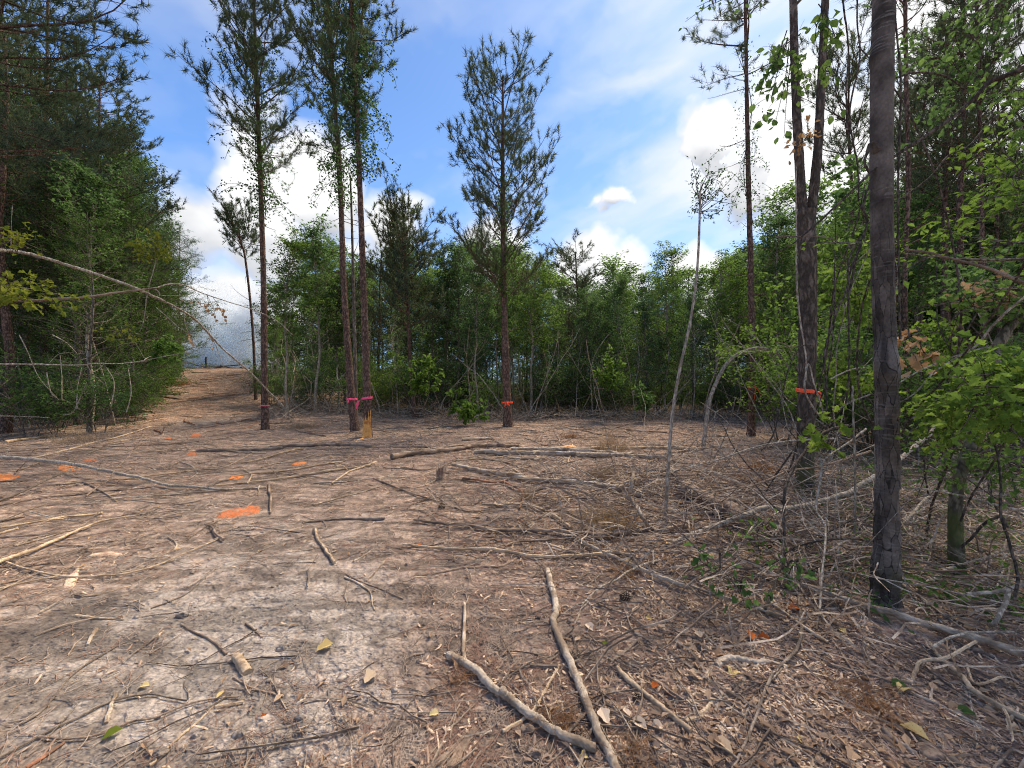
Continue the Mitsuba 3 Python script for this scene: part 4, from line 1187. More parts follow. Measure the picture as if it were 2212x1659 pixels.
stick('tan winding branch at the lower right corner', 12, [(1600, 420), (1660, 510), (1750, 590), (1830, 665), (1865, 720), (1950, 780), (2050, 840), (2240, 945)], 0.010, 0.013, 't', lift=0.03, twigs=4)
stick('pale twig fork leaning at the right edge of the photo', 12, [(2260, -20), (2212, 0), (2100, 35), (1980, 55), (1840, 62)], 0.017, 0.009, 's', lift=[0.35, 0.2], twigs=0)
stick('white short prop branch standing under the pale twig fork', 12, [(2115, 30), (2085, 130), (2025, 245), (1990, 300)], 0.013, 0.010, 's', lift=[0.28, 0.02])
stick('thin branch crossing in front of the cherry trunk foot', 12, [(760, 385), (820, 480), (1000, 545), (1200, 600), (1330, 640), (1478, 655)], 0.008, 0.013, 'b')
stick('thin pale switch at the right rising from a broken stub', 12, [(1480, 655), (1510, 590), (1545, 500), (1700, 480), (1800, 430), (1900, 370)], 0.009, 0.008, 't', lift=[0.0, 0.05, 0.12])
stick('slender bowed twig right of the cherry trunk foot', 12, [(1615, 412), (1720, 350), (1830, 320), (1960, 310), (2150, 310)], 0.007, 0.005, 's', lift=0.08)
stick('long thin stick near the bottom right corner', 12, [(1450, 700), (1640, 780), (1800, 860), (1960, 950)], 0.007, 0.008, 'g')
stick('dark buried stick at the bottom right', 12, [(1300, 960), (1390, 1040), (1510, 1115)], 0.015, 0.013, 'd')
stick('thin dark twig running through the chips at lower right', 12, [(690, 650), (800, 700), (900, 730), (1010, 715), (1110, 685)], 0.005, 0.005, 'b')
stick('thin dark twig slanting down at the lower right', 12, [(780, 580), (1000, 800), (1200, 960), (1420, 1140)], 0.005, 0.004, 'd')
stick('pale switch lying at the right edge, low', 12, [(1840, 560), (1900, 690), (2075, 640)], 0.006, 0.006, 't', lift=0.03)
stick('long pale straight pole in front of the cherry trunk', 12, [(520, -95), (700, -10), (900, 45), (1150, 130), (1400, 200), (1600, 265), (1850, 335), (2050, 400), (2250, 455)], 0.017, 0.024, 'g', lift=0.06)
stick('thin pale stick left of the pole before the cherry trunk', 12, [(-210, -60), (0, 12), (150, 70), (350, 135), (520, 195), (660, 240)], 0.010, 0.010, 'g', lift=0.02)

# middle
stick('long tan stick with bark patches across the middle of the photo', 8, [(400, 745), (550, 765), (750, 780), (960, 780), (1100, 800), (1220, 826), (1400, 832), (1600, 820), (1750, 808), (1880, 825)], 0.011, 0.018, 't', lift=0.02)
stick('long brown branch behind the tan stick with bark patches', 8, [(470, 588), (600, 608), (720, 620), (830, 628), (990, 660), (1180, 660), (1400, 665), (1520, 682), (1750, 692), (1900, 672), (2100, 648), (2240, 640)], 0.015, 0.024, 'b', lift=0.025)
stick('curved thin stick in front of the tan stick with bark patches', 8, [(600, 922), (700, 905), (790, 886), (950, 880), (1020, 882), (1090, 850), (1140, 820)], 0.010, 0.008, 'b')
stick('thin bowed stick between the tan stick and the long brown branch', 8, [(1060, 757), (1130, 730), (1300, 720), (1500, 706), (1720, 700), (1900, 712)], 0.008, 0.010, 'b', lift=0.02)
stick('broken tan stick end pointing at the long grey rod', 8, [(1350, 740), (1450, 772), (1560, 806)], 0.014, 0.013, 't')
stick('long grey rod running down to the right from the middle', 8, [(1490, 660), (1600, 732), (1750, 800), (1900, 870), (2050, 935), (2250, 1010)], 0.012, 0.017, 'g', lift=0.04, twigs=3)
stick('pale peeled curved stick in the slash of the middle', 8, [(910, 490), (1000, 488), (1100, 488), (1190, 490), (1290, 520), (1370, 556), (1440, 610), (1490, 650)], 0.014, 0.018, 't', lift=0.03)
stick('stick left of the pale peeled curved stick, pointing up left', 8, [(555, 365), (640, 435), (700, 485), (760, 505), (830, 520), (900, 520)], 0.012, 0.008, 'b')
stick('bleached crooked branch standing in the slash of the middle', 8, [(1815, 345), (1850, 410), (1910, 480), (1960, 570), (2010, 620), (2060, 645), (2150, 650)], 0.024, 0.022, 'g', lift=[0.45, 0.25, 0.05, 0.03])
stick('short bleached fork rising from the bleached crooked branch', 8, [(1897, 265), (1882, 330), (1868, 405)], 0.022, 0.020, 'g', lift=[0.6, 0.36])
stick('grey log with broken end, lying beyond the slash in the middle', 8, [(720, 212), (900, 250), (1100, 285), (1210, 308), (1400, 320), (1600, 338), (1750, 360), (1860, 385), (1950, 405)], 0.03, 0.05, 'g', lift=0.05, name='log', cat='log')
stick('splintered tan stick on top of the grey log with broken end', 8, [(1015, 262), (1090, 270), (1180, 278)], 0.022, 0.018, 't', lift=0.1)
a, c = stick('', 8, [(780, 320), (870, 325), (960, 342), (1050, 335), (1130, 295), (1200, 287)], 0.024, 0.012, 'r', root=thing('fallen_branch', 'reddish forked root in the slash of the middle', 'root'), pname='stem', lift=0.03)
stick('', 8, [(1050, 340), (1110, 370), (1170, 405), (1178, 455), (1155, 515)], 0.018, 0.012, 'r', root=a, lift=0.03)
stick('bowed brown branch behind the dry grass clump', 8, [(1225, 410), (1290, 375), (1370, 362), (1470, 368), (1600, 398), (1660, 440)], 0.014, 0.010, 'b', lift=[0.02, 0.2, 0.02])
stick('long pine pole lying across the clearing in front of the central pine', 8, [(330, 182), (450, 160), (600, 142), (750, 126), (860, 106), (1000, 100), (1150, 106)], 0.062, 0.04, 'b', name='log', cat='log', lift=0.02)
stick('thin pale log in the bundle right of the long pine pole', 8, [(870, 140), (1100, 148), (1300, 150), (1500, 158), (1700, 166), (1890, 160)], 0.055, 0.06, 'g', name='log', cat='log')
stick('second pale log in the bundle, lying just above the first', 8, [(1100, 126), (1250, 122), (1450, 128), (1700, 145), (1900, 170), (2100, 180)], 0.055, 0.05, 'g', name='log', cat='log')
stick('tan thin log at the back of the bundle', 8, [(1130, 124), (1350, 116), (1650, 116), (1980, 112), (2300, 118)], 0.045, 0.04, 't', name='log', cat='log')
stick('small pale log in front of the bundle', 8, [(1090, 178), (1200, 181), (1300, 178), (1330, 165)], 0.02, 0.02, 'g', name='log', cat='log')
stick('short fresh pole lying near the foot of the central pine', 8, [(782, 59), (880, 54), (978, 48)], 0.045, 0.04, 't', name='log', cat='log')
stick('branch lying left of the middle slash', 8, [(270, 238), (350, 240), (430, 246), (540, 248), (640, 232), (740, 190)], 0.016, 0.012, 'b', twigs=3)
stick('dark stick pointing left, in the middle left of the clearing', 8, [(-250, 592), (-120, 582), (0, 573), (140, 572), (280, 570)], 0.013, 0.018, 'd')
stick('short twig below the dark stick at middle left', 8, [(80, 842), (150, 805), (205, 763)], 0.007, 0.006, 'g')
stick('crooked fork of twigs left of the foreground branches', 8, [(20, 945), (100, 983), (185, 1042), (200, 1110), (215, 1160)], 0.008, 0.006, 'g', twigs=2, tw_len=0.2)
stick('thin twig standing left of the crooked twig fork', 8, [(165, 972), (230, 902), (300, 822)], 0.006, 0.005, 'b')
stick('thin brown root crossing the soil left of the foreground branches', 8, [(30, 925), (130, 975), (250, 1020), (400, 1085)], 0.005, 0.004, 'b')

# left
stick('short thick stick with a pale broken end at middle left', 7, [(2040, 635), (2055, 700), (2085, 745), (2115, 785), (2165, 862)], 0.012, 0.016, 't', lift=0.01)
stick('crooked little stick with a dark broken end, middle left', 7, [(1330, 615), (1375, 635), (1400, 680), (1450, 718)], 0.009, 0.015, 'b', lift=0.02)
stick('small hooked stick on the sandy soil', 7, [(1092, 690), (1130, 715), (1145, 740), (1125, 772)], 0.010, 0.008, 'g')
stick('long tan pole crossing the lower left edge', 7, [(-60, 900), (0, 872), (170, 812), (300, 755), (420, 700), (620, 612), (760, 580), (900, 560)], 0.020, 0.008, 't', lift=0.03)
stick('long thin bowed switch sweeping across the left foreground', 7, [(0, 848), (150, 900), (300, 935), (440, 955), (620, 950), (800, 935), (1000, 885), (1200, 800), (1420, 703)], 0.009, 0.005, 't', lift=0.015)
stick('pale switch from the left edge under the bowed switch', 7, [(-30, 1035), (0, 1028), (200, 980), (430, 940)], 0.008, 0.006, 't', lift=0.01)
stick('short pale twig in the left foreground', 7, [(470, 1073), (600, 1066), (700, 1040), (850, 1000)], 0.007, 0.004, 't')
stick('pale bowed switch at the left edge', 7, [(-20, 590), (0, 578), (130, 528), (295, 470)], 0.012, 0.007, 't', lift=[0.03, 0.15])
stick('second pale switch at the left edge, nearly level', 7, [(-30, 615), (80, 604), (230, 572), (330, 560)], 0.010, 0.007, 't', lift=0.05)
stick('third pale stick at the left edge', 7, [(-20, 672), (50, 650), (115, 632)], 0.014, 0.012, 't')
stick('level brown stick at the left edge', 7, [(-30, 694), (250, 672), (400, 652)], 0.012, 0.007, 'b')
stick('white thin twig curving over the left litter', 7, [(170, 530), (330, 574), (420, 590), (520, 594)], 0.008, 0.005, 's', lift=0.03)
stick('dark low twig at the left under the level brown stick', 7, [(90, 745), (160, 715), (245, 690)], 0.010, 0.008, 'd')
stick('dark straight twig slanting up in the left middle', 7, [(430, 690), (560, 590), (650, 510), (722, 445)], 0.007, 0.004, 'd', twigs=3, tw_len=0.2, lift=[0.01, 0.1])
stick('thin dark pole lying across the track entrance', 7, [(1275, 130), (1450, 128), (1600, 126), (1750, 122), (1830, 112)], 0.035, 0.045, 'd', name='log', cat='log')
stick('thin pole continuing the track entrance pole to the right', 7, [(1750, 108), (2000, 96), (2200, 92), (2420, 100)], 0.05, 0.04, 'b', name='log', cat='log')
stick('curved switch over the litter at left centre', 7, [(830, 312), (1000, 290), (1250, 260), (1430, 235), (1540, 190), (1640, 135)], 0.014, 0.007, 't', lift=[0.01, 0.02, 0.2])
stick('level switch left of the curved switch', 7, [(360, 348), (550, 328), (700, 316), (900, 310)], 0.014, 0.010, 't')
stick('short bleached stick at left centre', 7, [(1155, 240), (1290, 252)], 0.022, 0.018, 't')
stick('pale stick near the small orange clay spot, left centre', 7, [(1965, 292), (2060, 275), (2148, 260)], 0.022, 0.016, 'g', lift=0.02)
stick('thin branch lying along the soil below the large clay patch', 7, [(980, 1150), (1200, 1060), (1300, 975), (1400, 890)], 0.005, 0.004, 'd')
stick('long pale sapling stem lying across the left, its butt at the photo edge', 7, [(-40, 160), (0, 165), (200, 180), (470, 210), (680, 250), (900, 297), (1080, 345), (1250, 356), (1400, 372), (1545, 386)], 0.036, 0.012, 's', lift=[0.3, 0.25, 0.05, 0.02], twigs=6, tw_len=0.6)
stick('thin pole leaning from the left litter towards the track', 7, [(200, 176), (400, 128), (600, 72), (760, 36), (980, -35)], 0.022, 0.016, 't', lift=[0.05, 0.3])
stick('pale splintered log at the left edge before the wood', 7, [(30, 76), (150, 55), (340, 30)], 0.05, 0.02, 't', name='log', cat='log')
stick('short pale stick on the track edge by the left shrubs', 4, [(740, 1150), (860, 1170), (1000, 1190)], 0.05, 0.045, 't', lift=0.1, name='log', cat='log')
stick('bundle stick on the track by the left edge, upper', 4, [(960, 1080), (1080, 1076), (1180, 1080)], 0.04, 0.03, 't', name='log', cat='log')
stick('bundle stick on the track by the left edge, lower', 4, [(980, 1088), (1080, 1096), (1175, 1108)], 0.04, 0.03, 'b', name='log', cat='log')

# left foreground, thin
stick('dark thin switch sweeping through the lower left corner', 10, [(-40, 1165), (0, 1145), (300, 975), (540, 860), (720, 775), (960, 728), (1100, 750), (1210, 770)], 0.0045, 0.004, 'd', lift=0.008)
stick('longer dark switch sweeping through the lower left under the first', 10, [(250, 1005), (420, 1020), (600, 1000), (750, 955), (860, 905), (1000, 880), (1200, 800), (1330, 765), (1550, 740)], 0.0045, 0.004, 'b', lift=0.008)
stick('thin tan switch at bottom left with a dry leaf at its end', 10, [(970, 1180), (1060, 1095), (1170, 990), (1290, 890), (1360, 820), (1425, 755)], 0.006, 0.004, 't')
stick('straight brown rod in the bottom left corner', 10, [(170, 1200), (300, 1115), (415, 1035)], 0.008, 0.006, 'r')
stick('dark diagonal switch across the sandy soil', 10, [(120, 925), (250, 850), (350, 745), (440, 625), (560, 530), (690, 450), (760, 410)], 0.005, 0.004, 'd', lift=0.006)
stick('small flat grey stick on the sandy soil', 10, [(682, 912), (715, 810), (755, 708)], 0.010, 0.008, 'g')
stick('short tan stick right of the sandy soil', 10, [(1395, 805), (1480, 790), (1582, 772)], 0.008, 0.008, 't')
stick('pale twig on the dark soil at the left', 10, [(490, 210), (600, 222), (680, 228), (800, 235)], 0.009, 0.004, 't')
stick('grey flat bark piece at the left', 10, [(565, 400), (595, 345), (622, 300)], 0.008, 0.012, 'g', name='bark_piece', cat='bark')
stick('broad tan bark piece on the sandy soil', 10, [(1535, 478), (1565, 530), (1605, 585)], 0.024, 0.026, 't', name='bark_piece', cat='bark', lift=-0.012)
stick('broken twig leading to the broad tan bark piece', 10, [(1175, 265), (1260, 320), (1340, 350), (1410, 400), (1465, 460)], 0.006, 0.008, 'b')
stick('brown twig above the yellow leaf', 10, [(1590, 260), (1650, 305), (1700, 350)], 0.007, 0.006, 'b')
stick('thin bundle of twigs right of the tan bark piece', 10, [(1510, 612), (1600, 665), (1700, 700), (1835, 738)], 0.005, 0.006, 'b', twigs=4, tw_len=0.15)

# right, fallen
stick('big pale branch lying in an arch over the slash on the right', 9, [(-180, 770), (0, 690), (100, 650), (250, 597), (400, 540), (540, 490), (640, 500), (760, 485), (900, 447), (1060, 400), (1150, 345), (1260, 280), (1400, 180), (1520, 80), (1640, -20)], 0.028, 0.036, 's', depth=(3.75, 3.9, 4.2, 4.6, 5.6))
stick('dark thick log lying in the slash left of the forked trunk', 9, [(-20, 405), (80, 455), (200, 520), (330, 590), (440, 645)], 0.10, 0.11, 'b', name='log', cat='log', lift=0.02, sides=18)
stick('thin pole right of the cherry trunk, lying level at the right edge', 9, [(1440, 360), (1620, 378), (1800, 415), (2000, 465), (2250, 525)], 0.010, 0.014, 's', depth=(3.4, 2.9))
stick('bowed thin branch arching over the slash to the dark log', 9, [(80, 500), (75, 450), (150, 400), (300, 370), (450, 352), (600, 292), (700, 250), (870, 228), (1050, 180), (1220, 125)], 0.008, 0.014, 'b', depth=(3.8, 4.2))
stick('upper thin branch reaching level across the slash', 9, [(-200, 290), (0, 238), (240, 180), (420, 115), (640, 66), (840, 50), (980, 44)], 0.008, 0.014, 's', depth=(4.6, 4.9), twigs=7, tw_len=0.5)
stick('dark branch rising to a torn end before the forked trunk', 9, [(640, 1000), (655, 700), (662, 380), (720, 235), (790, 130), (850, 62), (960, -10), (1065, -40)], 0.012, 0.024, 'v', depth=(3.1, 3.7, 3.9), twigs=4)
stick('thin leaning rod rising through the slash left of the cherry trunk', 9, [(535, 1150), (570, 1040), (600, 980), (640, 850), (655, 700)], 0.014, 0.012, 'v', depth=(2.45, 3.0))
stick('thin white stem rising past the forked trunk', 9, [(890, 1150), (900, 950), (925, 720), (920, 600), (865, 500), (890, 330), (915, 190), (1000, 120), (1090, 60), (1190, -20)], 0.008, 0.011, 's', depth=(2.55, 3.4, 3.9), twigs=4)
stick('upright grey pole left of the cherry trunk', 9, [(1110, 950), (1112, 750), (1118, 500), (1115, 200), (1106, -100), (1100, -300)], 0.013, 0.009, 's', depth=(3.55, 3.55))
stick('black vine stem looping at the right edge', 9, [(2150, 1090), (2170, 920), (2110, 700), (2060, 520), (2060, 330), (2040, 150), (2000, 0), (1950, -180)], 0.014, 0.010, 'v', depth=(2.4, 2.9))
stick('hooked brown branch springing from the mossy tree foot', 9, [(1800, 760), (1880, 680), (1950, 600), (2020, 560), (2075, 560), (2110, 620)], 0.016, 0.012, 'v', depth=(3.1, 2.8))
stick('thin limb rising left from the mossy tree', 9, [(1760, 880), (1700, 900), (1640, 945), (1590, 985)], 0.022, 0.030, 's', depth=(3.2, 3.0))
stick('sloping vine stem in front of the mossy tree', 9, [(1800, 580), (1860, 440), (1960, 280), (2030, 170), (2110, 20), (2180, -200)], 0.012, 0.010, 'v', depth=(3.0, 2.7))
stick('grey fallen pole behind the cherry trunk at the right', 9, [(1445, 585), (1500, 520), (1570, 440), (1610, 415)], 0.02, 0.016, 's', depth=(3.7, 4.0))

# bent stems in the air at the left
a, c = stick('', 4, [(-60, 142), (0, 140), (100, 148), (250, 180), (400, 226), (550, 272), (700, 322), (850, 376), (950, 417), (1100, 490), (1200, 545), (1280, 603), (1340, 668), (1450, 786), (1600, 912), (1700, 1012), (1835, 1150)], 0.042, 0.032, 's', depth=(6.4, 8.5, 13.0), root=thing('bent_sapling', 'long sapling bowed right across the left, its tip down by the track pine', 'sapling'), pname='stem')
for pts in ([(70, 148), (72, 60), (75, -60), (80, -150)], [(1190, 550), (1200, 620), (1225, 690), (1245, 745)], [(1010, 510), (1080, 570), (1160, 640), (1260, 697)], [(830, 690), (880, 745), (935, 840)], [(1380, 720), (1420, 810), (1470, 960)]):
    stick('', 4, pts, 0.011, 0.005, 's', depth=(7.2 if pts[0][0] < 100 else 9.5, 7.2 if pts[0][0] < 100 else 9.7), root=a, pname='twig')
a, c = stick('', 4, [(-60, 490), (0, 485), (200, 466), (400, 456), (600, 440), (750, 415), (900, 400), (1010, 384)], 0.034, 0.026, 'b', depth=(6.0, 7.2), root=thing('bent_branch', 'dark torn branch reaching level across the left, thin drooping tip with withered leaves', 'branch'), pname='stem')
stick('', 4, [(1005, 386), (1100, 360), (1190, 366), (1300, 414), (1450, 466), (1600, 512), (1700, 550), (1800, 602), (1895, 688)], 0.016, 0.007, 's', depth=(7.2, 8.6), root=a, pname='tip')
stick('', 4, [(1000, 390), (1030, 415), (1035, 440)], 0.02, 0.008, 'd', depth=(7.2, 7.2), root=a, pname='torn_end')
stick('', 4, [(1030, 432), (1180, 437)], 0.008, 0.005, 's', depth=(7.2, 7.4), root=a, pname='twig')
rng = np.random.default_rng(71)
tl, P = [], []
for (x0, y0, x1, y1) in [(1340, 430, 1350, 560), (1340, 430, 1400, 600), (1380, 445, 1470, 620), (1300, 470, 1360, 500), (1060, 475, 1330, 490), (1200, 590, 1250, 740), (1240, 690, 1285, 770), (1390, 480, 1450, 520), (1340, 640, 1385, 770)]:
    p, q = at(*cpt(4, x0, y0), 7.9), at(*cpt(4, x1, y1), 7.9 + rng.normal() * 0.2)
    w = spline([p, (p + q) / 2 + rng.normal(size=3) * 0.06, q], 5)
    tl.append(tube(w, np.linspace(0.006, 0.003, 11), 3))
    pp, _ = along(w, rng.uniform(0.4, 1, 5))
    P.append(pp)
part(a, 'twigs', join(tl), 'bark_vine')
P = np.vstack(P)
v, f, uv = lobed(rng, P, rng.normal(size=P.shape) - [0, 0, 1.2], rng.uniform(0.05, 0.10, len(P)), lobes=1, curl=0.5)
part(a, 'withered_leaves', (v, f), 'leaf_dead', uv=uv)
a, c = stick('', 4, [(-60, 880), (0, 879), (150, 880), (300, 881), (500, 886), (620, 874), (750, 876), (850, 868), (930, 856), (1080, 826), (1235, 800)], 0.022, 0.008, 's', depth=(6.3, 7.6), root=thing('bent_branch', 'thin pale branch reaching level across the left below the torn one', 'branch'), pname='stem')
for pts in ([(320, 870), (380, 815), (450, 806), (550, 812)], [(935, 850), (960, 835), (980, 828)], [(560, 880), (600, 940), (680, 1010)]):
    stick('', 4, pts, 0.008, 0.004, 's', depth=(6.8, 7.0), root=a, pname='twig')
stick('level pale twig at the left edge above the torn branch', 4, [(-50, 360), (0, 366), (200, 390), (350, 420), (460, 440)], 0.012, 0.006, 's', depth=(6.5, 7.0), name='bent_branch')
stick('level pale twig at the left edge near the ground', 4, [(-40, 1215), (100, 1216), (320, 1225)], 0.014, 0.008, 's', depth=(8.2, 8.6), name='bent_branch')
for i, pts in enumerate([[(125, 690), (180, 800), (250, 960), (380, 1110)], [(340, 690), (430, 740), (500, 810)], [(1045, 80), (1020, 180), (960, 400), (930, 600), (905, 670)], [(300, 930), (330, 1060), (370, 1100)], [(410, 1210), (480, 1180), (560, 1000)], [(820, 1190), (850, 1060), (830, 900)], [(720, 1160), (740, 1000), (690, 900)], [(500, 1170), (500, 1040), (530, 900)], [(400, 1110), (400, 960), (390, 820)]]):
    stick('thin pale stem among the shrubs of the left wood', 4, pts, 0.019, 0.010, 's', depth=(11.6, 11.6), name='sapling', cat='sapling', group='pale stems among the left shrubs')

# vines and thin limbs in the air at the right
for lb, c, pts, r0, r1, D, m in [
    ('hanging vine left of the cherry trunk, ending free in the air', 3, [(1035, -60), (1045, 60), (1070, 250), (1072, 400), (1060, 600), (1065, 830)], 0.011, 0.009, (4.2, 4.2), 'v'),
    ('second hanging vine left of the cherry trunk, kinked', 3, [(1130, -60), (1132, 160), (1150, 320), (1138, 440), (1085, 700), (1100, 900), (1135, 1080), (1140, 1300)], 0.009, 0.010, (4.0, 4.0), 'v'),
    ('hanging vine close behind the right side of the cherry trunk', 3, [(1372, -60), (1385, 200), (1408, 430), (1412, 700), (1400, 1000), (1395, 1300), (1400, 1700), (1410, 2200)], 0.010, 0.012, (3.3, 3.3), 'v'),
    ('crooked vine rising beside the cherry trunk from the slash', 3, [(1210, 930), (1180, 1060), (1222, 1150), (1170, 1330), (1195, 1450), (1130, 1640), (1080, 1900)], 0.016, 0.014, (3.9, 3.9), 'v'),
    ('long dark limb rising to the right across the cherry trunk', 3, [(600, 1640), (740, 1560), (1000, 1330), (1240, 1105), (1500, 930), (1800, 720), (1980, 540), (2100, 490), (2190, 455), (2330, 390)], 0.007, 0.028, (2.9, 2.45), 'v'),
    ('lower dark limb rising right behind the cherry trunk', 3, [(1395, 1300), (1600, 1150), (1720, 1010), (1850, 950), (1980, 800), (2100, 700)], 0.008, 0.012, (3.4, 3.4), 'v'),
    ('arched dark limb right of the cherry trunk', 3, [(1385, 505), (1500, 470), (1650, 480), (1750, 520), (1850, 600)], 0.016, 0.009, (3.9, 3.9), 'v'),
    ('dead dark branch pointing in from the right edge', 6, [(2250, 370), (2130, 320), (2000, 265), (1850, 222), (1750, 198), (1600, 158), (1450, 136)], 0.020, 0.009, (2.6, 2.6), 'd'),
    ('dead side twig of the branch pointing in from the right', 6, [(1840, 222), (1900, 215), (1970, 222)], 0.010, 0.006, (2.6, 2.6), 'd'),
    ('thin limb sloping down through the leaves at the right edge', 6, [(2230, 430), (2100, 540), (2000, 640), (1900, 760), (1750, 850), (1620, 940), (1500, 1070), (1390, 1135)], 0.012, 0.008, (2.7, 3.3), 's'),
    ('pale limb reaching left from the bright leaves to the cherry trunk', 6, [(2000, 760), (1850, 800), (1700, 850), (1500, 940), (1390, 1010)], 0.009, 0.007, (3.0, 3.4), 's'),
    ('level dead twig between the two dark trunks', 6, [(600, 55), (720, 52), (850, 52), (950, 62), (1015, 92)], 0.013, 0.007, (5.0, 4.7), 'd'),
    ('vine stem running up the left side of the forked trunk', 6, [(790, 1060), (800, 850), (770, 650), (745, 450), (735, 200), (735, -100), (735, -400)], 0.013, 0.011, (5.05, 5.15), 's'),
    ('hanging stem in front of the forked trunk with a crook', 6, [(915, 1240), (840, 1150), (790, 1040), (800, 930), (820, 880), (850, 1000), (880, 1090), (920, 1220)], 0.011, 0.009, (4.3, 4.3), 's'),
    ('twisted dark stems between the trunks', 6, [(935, 1300), (930, 1000), (920, 800), (1000, 540), (1060, 400), (1100, 230), (1150, 130), (1195, -40)], 0.012, 0.013, (3.8, 3.9), 'v'),
    ('straight dark stem between the two dark trunks', 6, [(1055, 1160), (1080, 900), (1075, 600), (1070, 380), (1080, 200), (1140, 60)], 0.014, 0.012, (4.6, 4.6), 'v'),
    ('thin leaning stem left of the forked trunk', 6, [(500, 1450), (590, 1330), (640, 1100), (690, 900), (760, 770), (840, 755)], 0.010, 0.008, (4.6, 4.9), 'v'),
    ('thin dark twig leaning across the slash before the orange ribbon pine', 6, [(200, 1490), (260, 1380), (320, 1200), (340, 1100)], 0.007, 0.004, (4.4, 4.6), 'd'),
    ('bent pale stem in the undergrowth left of the cherry trunk', 6, [(960, 975), (1050, 930), (1130, 905), (1225, 900)], 0.010, 0.008, (4.3, 4.3), 's'),
    ('pale stem slanting behind the cherry trunk', 6, [(990, 1180), (1100, 1120), (1230, 1070)], 0.012, 0.009, (4.2, 4.0), 's'),
]:
    stick(lb, c, pts, r0, r1, m, depth=D, name='hanging_vine' if 'vine' in lb else 'bare_limb', cat='vine' if 'vine' in lb else 'branch')

# tangle of thin stems and felled switches on the right: each one a thing
rng = np.random.default_rng(88)


def scatter_stick(label, grp, x, y, L, r, m, elev, name='fallen_branch', cat='branch', wob=0.1, up=0.0, steps=7):
    a = rng.random() * 6.28
    b = np.array([x, y, float(g(x, y)) + r * 0.8])
    c = shoot(rng, b, [math.cos(a) * math.cos(elev), math.sin(a) * math.cos(elev), math.sin(elev)], L, steps, up, wob)
    lift = np.maximum(0, g(c[:, 0], c[:, 1]) + r * 0.8 - c[:, 2])
    c[:, 2] += lift
    if elev == 0:
        c[:, 2] = g(c[:, 0], c[:, 1]) + r * 0.8 + 0.01 * rng.random()
    t = thing(name, label, cat, grp)
    mesh = [tube(spline(c, 2), np.linspace(r, r * 0.45, (len(c) - 1) * 2 + 1), 6, 0.12, 20, 3)]
    for u in rng.uniform(0.2, 0.95, rng.integers(0, 4)):
        q, qd = along(c, u)
        w = shoot(rng, q[0], unit(qd[0] + rng.normal(size=3) * 0.6), L * rng.uniform(0.1, 0.3), 4, 0, 0.15)
        w[:, 2] = np.maximum(w[:, 2], g(w[:, 0], w[:, 1]) + 0.004)
        mesh.append(tube(w, np.linspace(r * 0.5, r * 0.2, 5), 4, cap=False))
    scene[t] = ply(join(mesh), SM[m], smooth=True)


HUE = {'g': 'grey', 'b': 'brown', 't': 'tan', 's': 'pale', 'd': 'dark', 'v': 'dark', 'r': 'reddish'}


def size(L):
    return 'long' if L > 1.7 else 'short' if L < 1.0 else 'middling'


def near(D, a, b):
    return 'near' if D < a else 'farther off' if D < b else 'far off'


for _ in range(105):
    D = rng.uniform(2.3, 9.5)
    dx = rng.uniform(1330, 2300) if D > 3.2 else rng.uniform(1600, 2300)
    x, L, m = (dx * S - 512) / F * D, rng.uniform(0.6, 2.4), str(rng.choice(list('gbtsd'), p=[.34, .18, .16, .26, .06]))
    scatter_stick(f'{size(L)} {HUE[m]} switch in the slash {between(x, D)}, {near(D, 4.2, 6.8)}', 'switches lying in the slash on the right', x, D, L, rng.uniform(0.005, 0.014), m, rng.choice([0.0, 0.12, 0.25], p=[.55, .25, .2]), up=-0.02)
for _ in range(46):
    D = rng.uniform(3.6, 9.5)
    dx = rng.uniform(1640, 2330)
    x, L, m = (dx * S - 512) / F * D, rng.uniform(1.4, 5.5), str(rng.choice(list('vsb'), p=[.4, .4, .2]))
    scatter_stick(f'{"tall" if L > 3.4 else "low"} {HUE[m]} bare stem standing {between(x, D)}, {near(D, 5.4, 7.5)}', 'bare stems standing on the right', x, D, L, rng.uniform(0.006, 0.013), m, rng.uniform(0.75, 1.55), 'sapling', 'sapling', wob=0.12, steps=10)
for _ in range(90):
    D = rng.uniform(5.5, 17)
    dx = rng.uniform(560, 1750)
    x, L, m = (dx * S - 512) / F * D, rng.uniform(0.5, 2.6), str(rng.choice(list('gbtd'), p=[.4, .24, .32, .04]))
    scatter_stick(f'{size(L)} {HUE[m]} stick on the clearing floor {between(x, D)}, {near(D, 8.5, 12.5)}', 'thin sticks on the clearing floor', x, D, L, rng.uniform(0.007, 0.02) * (1 + 0.03 * D), m, 0.0)
for _ in range(56):
    D = rng.uniform(3.8, 13)
    dx = rng.uniform(-80, 700)
    x, L, m = (dx * S - 512) / F * D, rng.uniform(0.4, 2.2), str(rng.choice(list('gbtd'), p=[.42, .34, .16, .08]))
    scatter_stick(f'{size(L)} {HUE[m]} switch over the litter {"at the left edge" if dx < 150 else "left of the track pine" if dx < 450 else "before the track pine"}, {near(D, 5.5, 9)}', 'switches lying on the left', x, D, L, rng.uniform(0.005, 0.014) * (1 + 0.03 * D), m, rng.choice([0.0, 0.1], p=[.8, .2]), up=-0.02)
for _ in range(40):
    D = rng.uniform(13, 30)
    L, m = rng.uniform(0.8, 2.6), str(rng.choice(list('tbr')))
    x = road_x(D) + rng.uniform(-2.6, 2.6)
    scatter_stick(f'{size(L)} {HUE[m]} stick on the dirt track, {"left" if x < road_x(D) else "right"} half, {near(D, 17, 23)}', 'sticks on the dirt track', x, D, L, rng.uniform(0.015, 0.03), m, 0.0)
